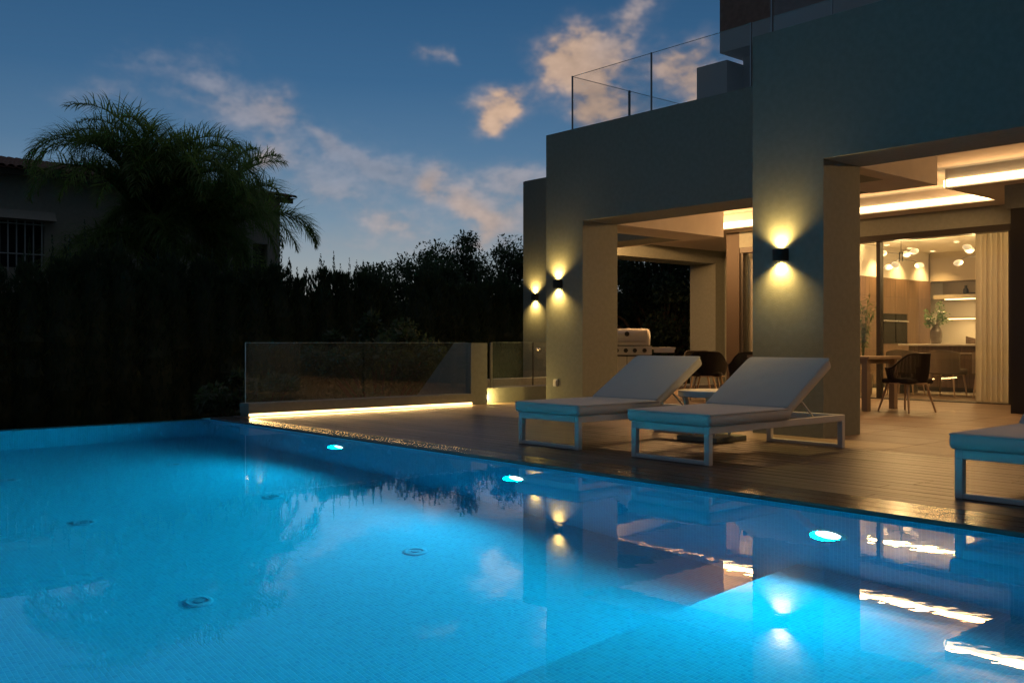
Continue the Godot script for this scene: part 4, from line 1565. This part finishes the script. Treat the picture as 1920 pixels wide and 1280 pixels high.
func build_palm() -> void:
	var o := thing("palm_tree", "large feathery palm with arching fronds behind the hedge", "palm", V(-23.6, -2.6, -8.65))
	var tr := Shape.new()
	var pts := []
	var rad := []
	for k in 30:
		var t := k / 29.0
		pts.append(V(0.12 * sin(t * 2.0), t * 6.4, 0.05 * t))
		rad.append(0.20 - 0.05 * t + (0.012 if k % 2 else 0.0))
	tr.tube(pts, rad, 14)
	spart(o, "trunk", tr, M.bark)
	var top := V(0.11, 6.3, 0.05)
	var kinds := []
	for k in 8:
		kinds.append(make_frond(500 + k, [4.6, 4.9, 4.6, 4.5, 4.4, 4.8, 4.0, 5.0][k], [1.52, 1.30, 1.05, 0.70, 1.58, 1.20, 0.30, 1.42][k], [2.6, 2.7, 2.5, 2.2, 2.2, 3.0, 1.8, 3.0][k]))
	rng.seed = 90
	for k in 52:
		var i := k % 8
		var yaw := TAU * k * 0.381966 + rng.randf_range(-0.15, 0.15)
		var b := Basis(Vector3.UP, yaw) * Basis(Vector3.BACK, rng.randf_range(-0.12, 0.12)) * Basis(Vector3.RIGHT, rng.randf_range(-0.2, 0.2))
		part(o, "frond", kinds[i], M.palm, Transform3D(b.scaled(Vector3.ONE * rng.randf_range(0.74, 0.92)), top + V(0, rng.randf_range(-0.15, 0.15), 0)))
	low_fronds(o, top, 12, 560)


func low_fronds(o: Node3D, top: Vector3, count: int, seed_: int) -> void:
	# older fronds that hang round the trunk
	var kinds := []
	for k in 3:
		kinds.append(make_frond(seed_ + k, [2.9, 3.2, 2.6][k], [0.35, 0.1, -0.15][k], [1.7, 1.5, 1.1][k]))
	rng.seed = seed_ + 9
	for k in count:
		var yaw := TAU * k * 0.381966 + rng.randf_range(-0.2, 0.2)
		part(o, "frond", kinds[k % 3], M.palm, Transform3D(Basis(Vector3.UP, yaw) * Basis(Vector3.RIGHT, rng.randf_range(-0.3, 0.3)), top + V(0, -0.2, 0)))


func build_second_palm() -> void:
	var o := thing("palm_tree", "smaller palm with upswept fronds growing against the neighbour house", "palm", V(-24.4, -2.6, -10.55))
	var tr := Shape.new()
	tr.tube([V(0, 0, 0), V(0.05, 3.0, 0.0), V(0.1, 6.3, 0.0)], [0.15, 0.13, 0.10], 12)
	spart(o, "trunk", tr, M.bark)
	var kinds := []
	for k in 4:
		kinds.append(make_frond(540 + k, [3.7, 3.9, 3.6, 3.8][k], [1.45, 1.1, 1.3, 0.75][k], [1.7, 2.4, 2.2, 2.2][k]))
	rng.seed = 93
	for k in 26:
		var yaw := TAU * k * 0.381966 + rng.randf_range(-0.2, 0.2)
		part(o, "frond", kinds[k % 4], M.palm, Transform3D((Basis(Vector3.UP, yaw) * Basis(Vector3.RIGHT, rng.randf_range(-0.25, 0.25))).scaled(Vector3.ONE * 0.9), V(0.1, 6.2, 0)))
	low_fronds(o, V(0.1, 6.2, 0), 3, 580)


func build_neighbour() -> void:
	var o := thing("neighbour_house", "beige house with tiled hip roof and barred window behind the palm", "house", V(-31, -2.6, -6))
	var wm := plain(0.62, 0.53, 0.44, 0.95)
	wm.albedo_texture = M.stucco.albedo_texture
	tri_map(wm, V(0.3, 0.3, 0.3))
	var y1 := 5.5
	# wall towards the pool, cut round its windows
	var wins := [[-14.02, -13.52, 3.15, 4.05], [-13.28, -12.86, 3.15, 4.03], [-12.72, -12.16, 3.15, 4.02], [-7.45, -5.0, 2.95, 4.2]]
	var zcuts := [-14.45, -14.02, -13.52, -13.28, -12.86, -12.72, -12.16, -7.45, -5.0, 4.0]
	for k in zcuts.size() - 1:
		var a: float = zcuts[k]
		var b: float = zcuts[k + 1]
		var hole = null
		for w in wins:
			if absf(w[0] - a) < 0.01:
				hole = w
		if hole == null:
			wbox(o, "wall", V(-28.3, -2.6, a), V(-28.0, y1, b), wm)
		else:
			wbox(o, "wall", V(-28.3, -2.6, a), V(-28.0, hole[2], b), wm)
			wbox(o, "wall", V(-28.3, hole[3], a), V(-28.0, y1, b), wm)
			var wn := wbox(o, "window", V(-28.26, hole[2], a), V(-28.2, hole[3], b), M.frame)
			wbox(wn, "pane", V(-28.2, hole[2] + 0.05, a + 0.05), V(-28.19, hole[3] - 0.05, b - 0.05), M.dark_glass)
			if b - a > 1.5:
				for q in 12:
					var z: float = a + 0.08 + q * (b - a - 0.16) / 11.0
					wbox(wn, "grille_bar", V(-27.96, hole[2] - 0.1, z - 0.015), V(-27.93, hole[3] + 0.02, z + 0.015), M.white_metal)
				for yy in [hole[2] + 0.35, hole[3] - 0.1]:
					wbox(wn, "grille_rail", V(-27.93, yy, a), V(-27.915, yy + 0.03, b), M.white_metal)
				var hood := Shape.new()
				hood.prism([Vector2(0.0, 0.0), Vector2(0.28, 0.0), Vector2(0.22, 0.07), Vector2(0.05, 0.26), Vector2(0.0, 0.26)], V(-28.0, hole[3] + 0.03, a - 0.25) - wn.global_position, Vector3.RIGHT, Vector3.UP, V(0, 0, b - a + 0.5))
				spart(wn, "window_hood", hood, wm)
			else:
				wbox(wn, "mullion", V(-28.19, hole[2] + 0.05, (a + b) / 2 - 0.025), V(-28.17, hole[3] - 0.05, (a + b) / 2 + 0.025), M.frame)
	wbox(o, "wall", V(-36.0, -2.6, -14.45), V(-28.3, y1, -14.15), wm)
	wbox(o, "wall", V(-36.0, -2.6, 3.7), V(-28.3, y1, 4.0), wm)
	wbox(o, "wall", V(-36.3, -2.6, -14.45), V(-36.0, y1, 4.0), wm)
	# hip roof with barrel tiles
	var tm := plain(0.17, 0.075, 0.045, 0.85)
	var e0 := V(-27.45, y1, -14.75)
	var e1 := V(-27.45, y1, 4.5)
	var e2 := V(-36.8, y1, 4.5)
	var e3 := V(-36.8, y1, -14.75)
	var ry := 6.5
	var r0 := V(-32.1, ry, -10.1)
	var r1 := V(-32.1, ry, -0.2)
	var c := o.global_position
	var rs := Shape.new()
	rs.quad(e0 - c, e1 - c, r1 - c, r0 - c, Vector3.UP)
	rs.quad(e2 - c, e3 - c, r0 - c, r1 - c, Vector3.UP)
	rs.tri(e0 - c, r0 - c, e3 - c, Vector3.UP)
	rs.tri(e1 - c, r1 - c, e2 - c, Vector3.UP)
	rs.quad(e0 - c, e1 - c, e2 - c, e3 - c, Vector3.DOWN)
	var roof := spart(o, "roof", rs, tm)
	wbox(o, "eave_board", V(-27.55, y1 - 0.16, -14.65), V(-27.50, y1 - 0.002, 4.4), M.bark)
	# one barrel of tile: slightly tapered half tube along the slope
	var len := 0.5
	var bt := Shape.new()
	for q in 6:
		var a := PI * q / 6.0
		var b := PI * (q + 1) / 6.0
		var p := V(0, sin(a) * 0.085, cos(a) * 0.095)
		var w := V(0, sin(b) * 0.085, cos(b) * 0.095)
		bt.quad(p, w, w * 0.82 + V(-len, 0.01, 0), p * 0.82 + V(-len, 0.01, 0), V(0, sin(a) + 0.1, cos(a)))
	var bm := bt.mesh()
	var slope := atan2(ry - y1, 4.65)
	var dir := V(-cos(slope), sin(slope), 0)
	var bas := Basis(Vector3.BACK, -slope)
	var rest := []
	var z := -14.65
	while z < 4.4:
		var room: float = minf(minf((z + 14.75) / 4.65, (4.5 - z) / 4.3), 1.0) * (4.65 / cos(slope))
		var course := 0
		while course * 0.44 < room:
			var at := V(-27.40, y1 + 0.01, z) + dir * (course * 0.44)
			var xf := Transform3D(bas, at - c)
			if course < 2 and z < -1.0:
				part(roof, "tile", bm, tm, xf)
			else:
				rest.append(xf)
			course += 1
		z += 0.215
	# hip ridge tiles on the corner that shows
	for k in 13:
		var at := e0.lerp(r0, (k + 0.5) / 13.0)
		var hb := Basis.looking_at(r0 - e0, Vector3.UP) * Basis(Vector3.UP, -PI / 2)
		part(roof, "ridge_tile", bm, tm, Transform3D(hb.scaled(V(1.0, 1.3, 1.3)), at - c))
	var mm := MultiMesh.new()
	mm.transform_format = MultiMesh.TRANSFORM_3D
	mm.mesh = bm
	mm.instance_count = rest.size()
	for k in rest.size():
		mm.set_instance_transform(k, rest[k])
	var mi := MultiMeshInstance3D.new()
	mi.name = "roof_tiles"
	mi.multimesh = mm
	mi.material_override = tm
	mi.set_meta("kind", "stuff")
	roof.add_child(mi)


func build_garden() -> void:
	build_hedge()
	make_broadleaf("tall leafy tree behind the hedge, next to the villa wall", V(-25.0, -2.6, -20.6), 7.1, 2.6, 170, 300, 801, "leafy trees behind the hedge")
	make_broadleaf("rounded leafy tree behind the hedge gap", V(-24.6, -2.6, -17.6), 6.2, 2.2, 130, 280, 802, "leafy trees behind the hedge")
	make_broadleaf("dark leafy tree seen through the terrace side opening", V(-18.0, -2.6, -21.3), 7.8, 2.7, 110, 380, 803, "leafy trees behind the hedge")
	make_broadleaf("second dark leafy tree seen through the terrace side opening", V(-19.2, -2.6, -25.5), 7.8, 2.7, 100, 380, 813, "leafy trees behind the hedge")
	make_broadleaf("bushy tree beside the palm in front of the small windows", V(-25.6, -2.6, -11.9), 6.0, 1.5, 40, 200, 806, "leafy trees behind the hedge")
	make_broadleaf("rounded garden shrub behind the glass screen", V(-14.3, -2.6, -9.3), 4.05, 1.15, 64, 160, 804, "", 0.06, "garden_shrub")
	make_broadleaf("low garden shrub behind the low wall, farther from the stair wall", V(-14.6, -2.6, -7.0), 3.1, 0.9, 34, 120, 805, "", 0.06, "garden_shrub")
	build_palm()
	build_second_palm()
	build_neighbour()


func _ready() -> void:
	# camera
	var cam := Camera3D.new()
	cam.name = "camera"
	cam.fov = 39.15
	cam.near = 0.05
	cam.far = 2000.0
	add_child(cam)
	cam.position = V(0, 0.95, 0)
	cam.rotation_degrees = V(0.06, 49.1, 0)
	cam.current = true
	# sky and exposure
	var env := Environment.new()
	env.background_mode = Environment.BG_SKY
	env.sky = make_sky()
	env.background_energy_multiplier = 1.0
	env.tonemap_mode = Environment.TONE_MAPPER_LINEAR
	env.tonemap_exposure = 1.0
	env.sdfgi_enabled = true
	env.ssao_enabled = true
	env.ssil_enabled = true
	var we := WorldEnvironment.new()
	we.name = "world"
	we.environment = env
	add_child(we)
	# last glow of the sun, already below the trees in the west
	var sun := DirectionalLight3D.new()
	sun.name = "sun"
	sun.light_energy = 0.012
	sun.light_color = Color(1.0, 0.80, 0.64)
	sun.light_angular_distance = 4.0
	sun.shadow_enabled = true
	add_child(sun)
	sun.rotation_degrees = V(-1.5, -122.0, 0)
	make_materials()
	build_ground()
	build_pool()
	build_deck()
	build_terrace()
	build_villa()
	build_door()
	build_lights()
	build_low_wall()
	build_roof_glass()
	build_furniture()
	build_kitchen()
	build_garden()
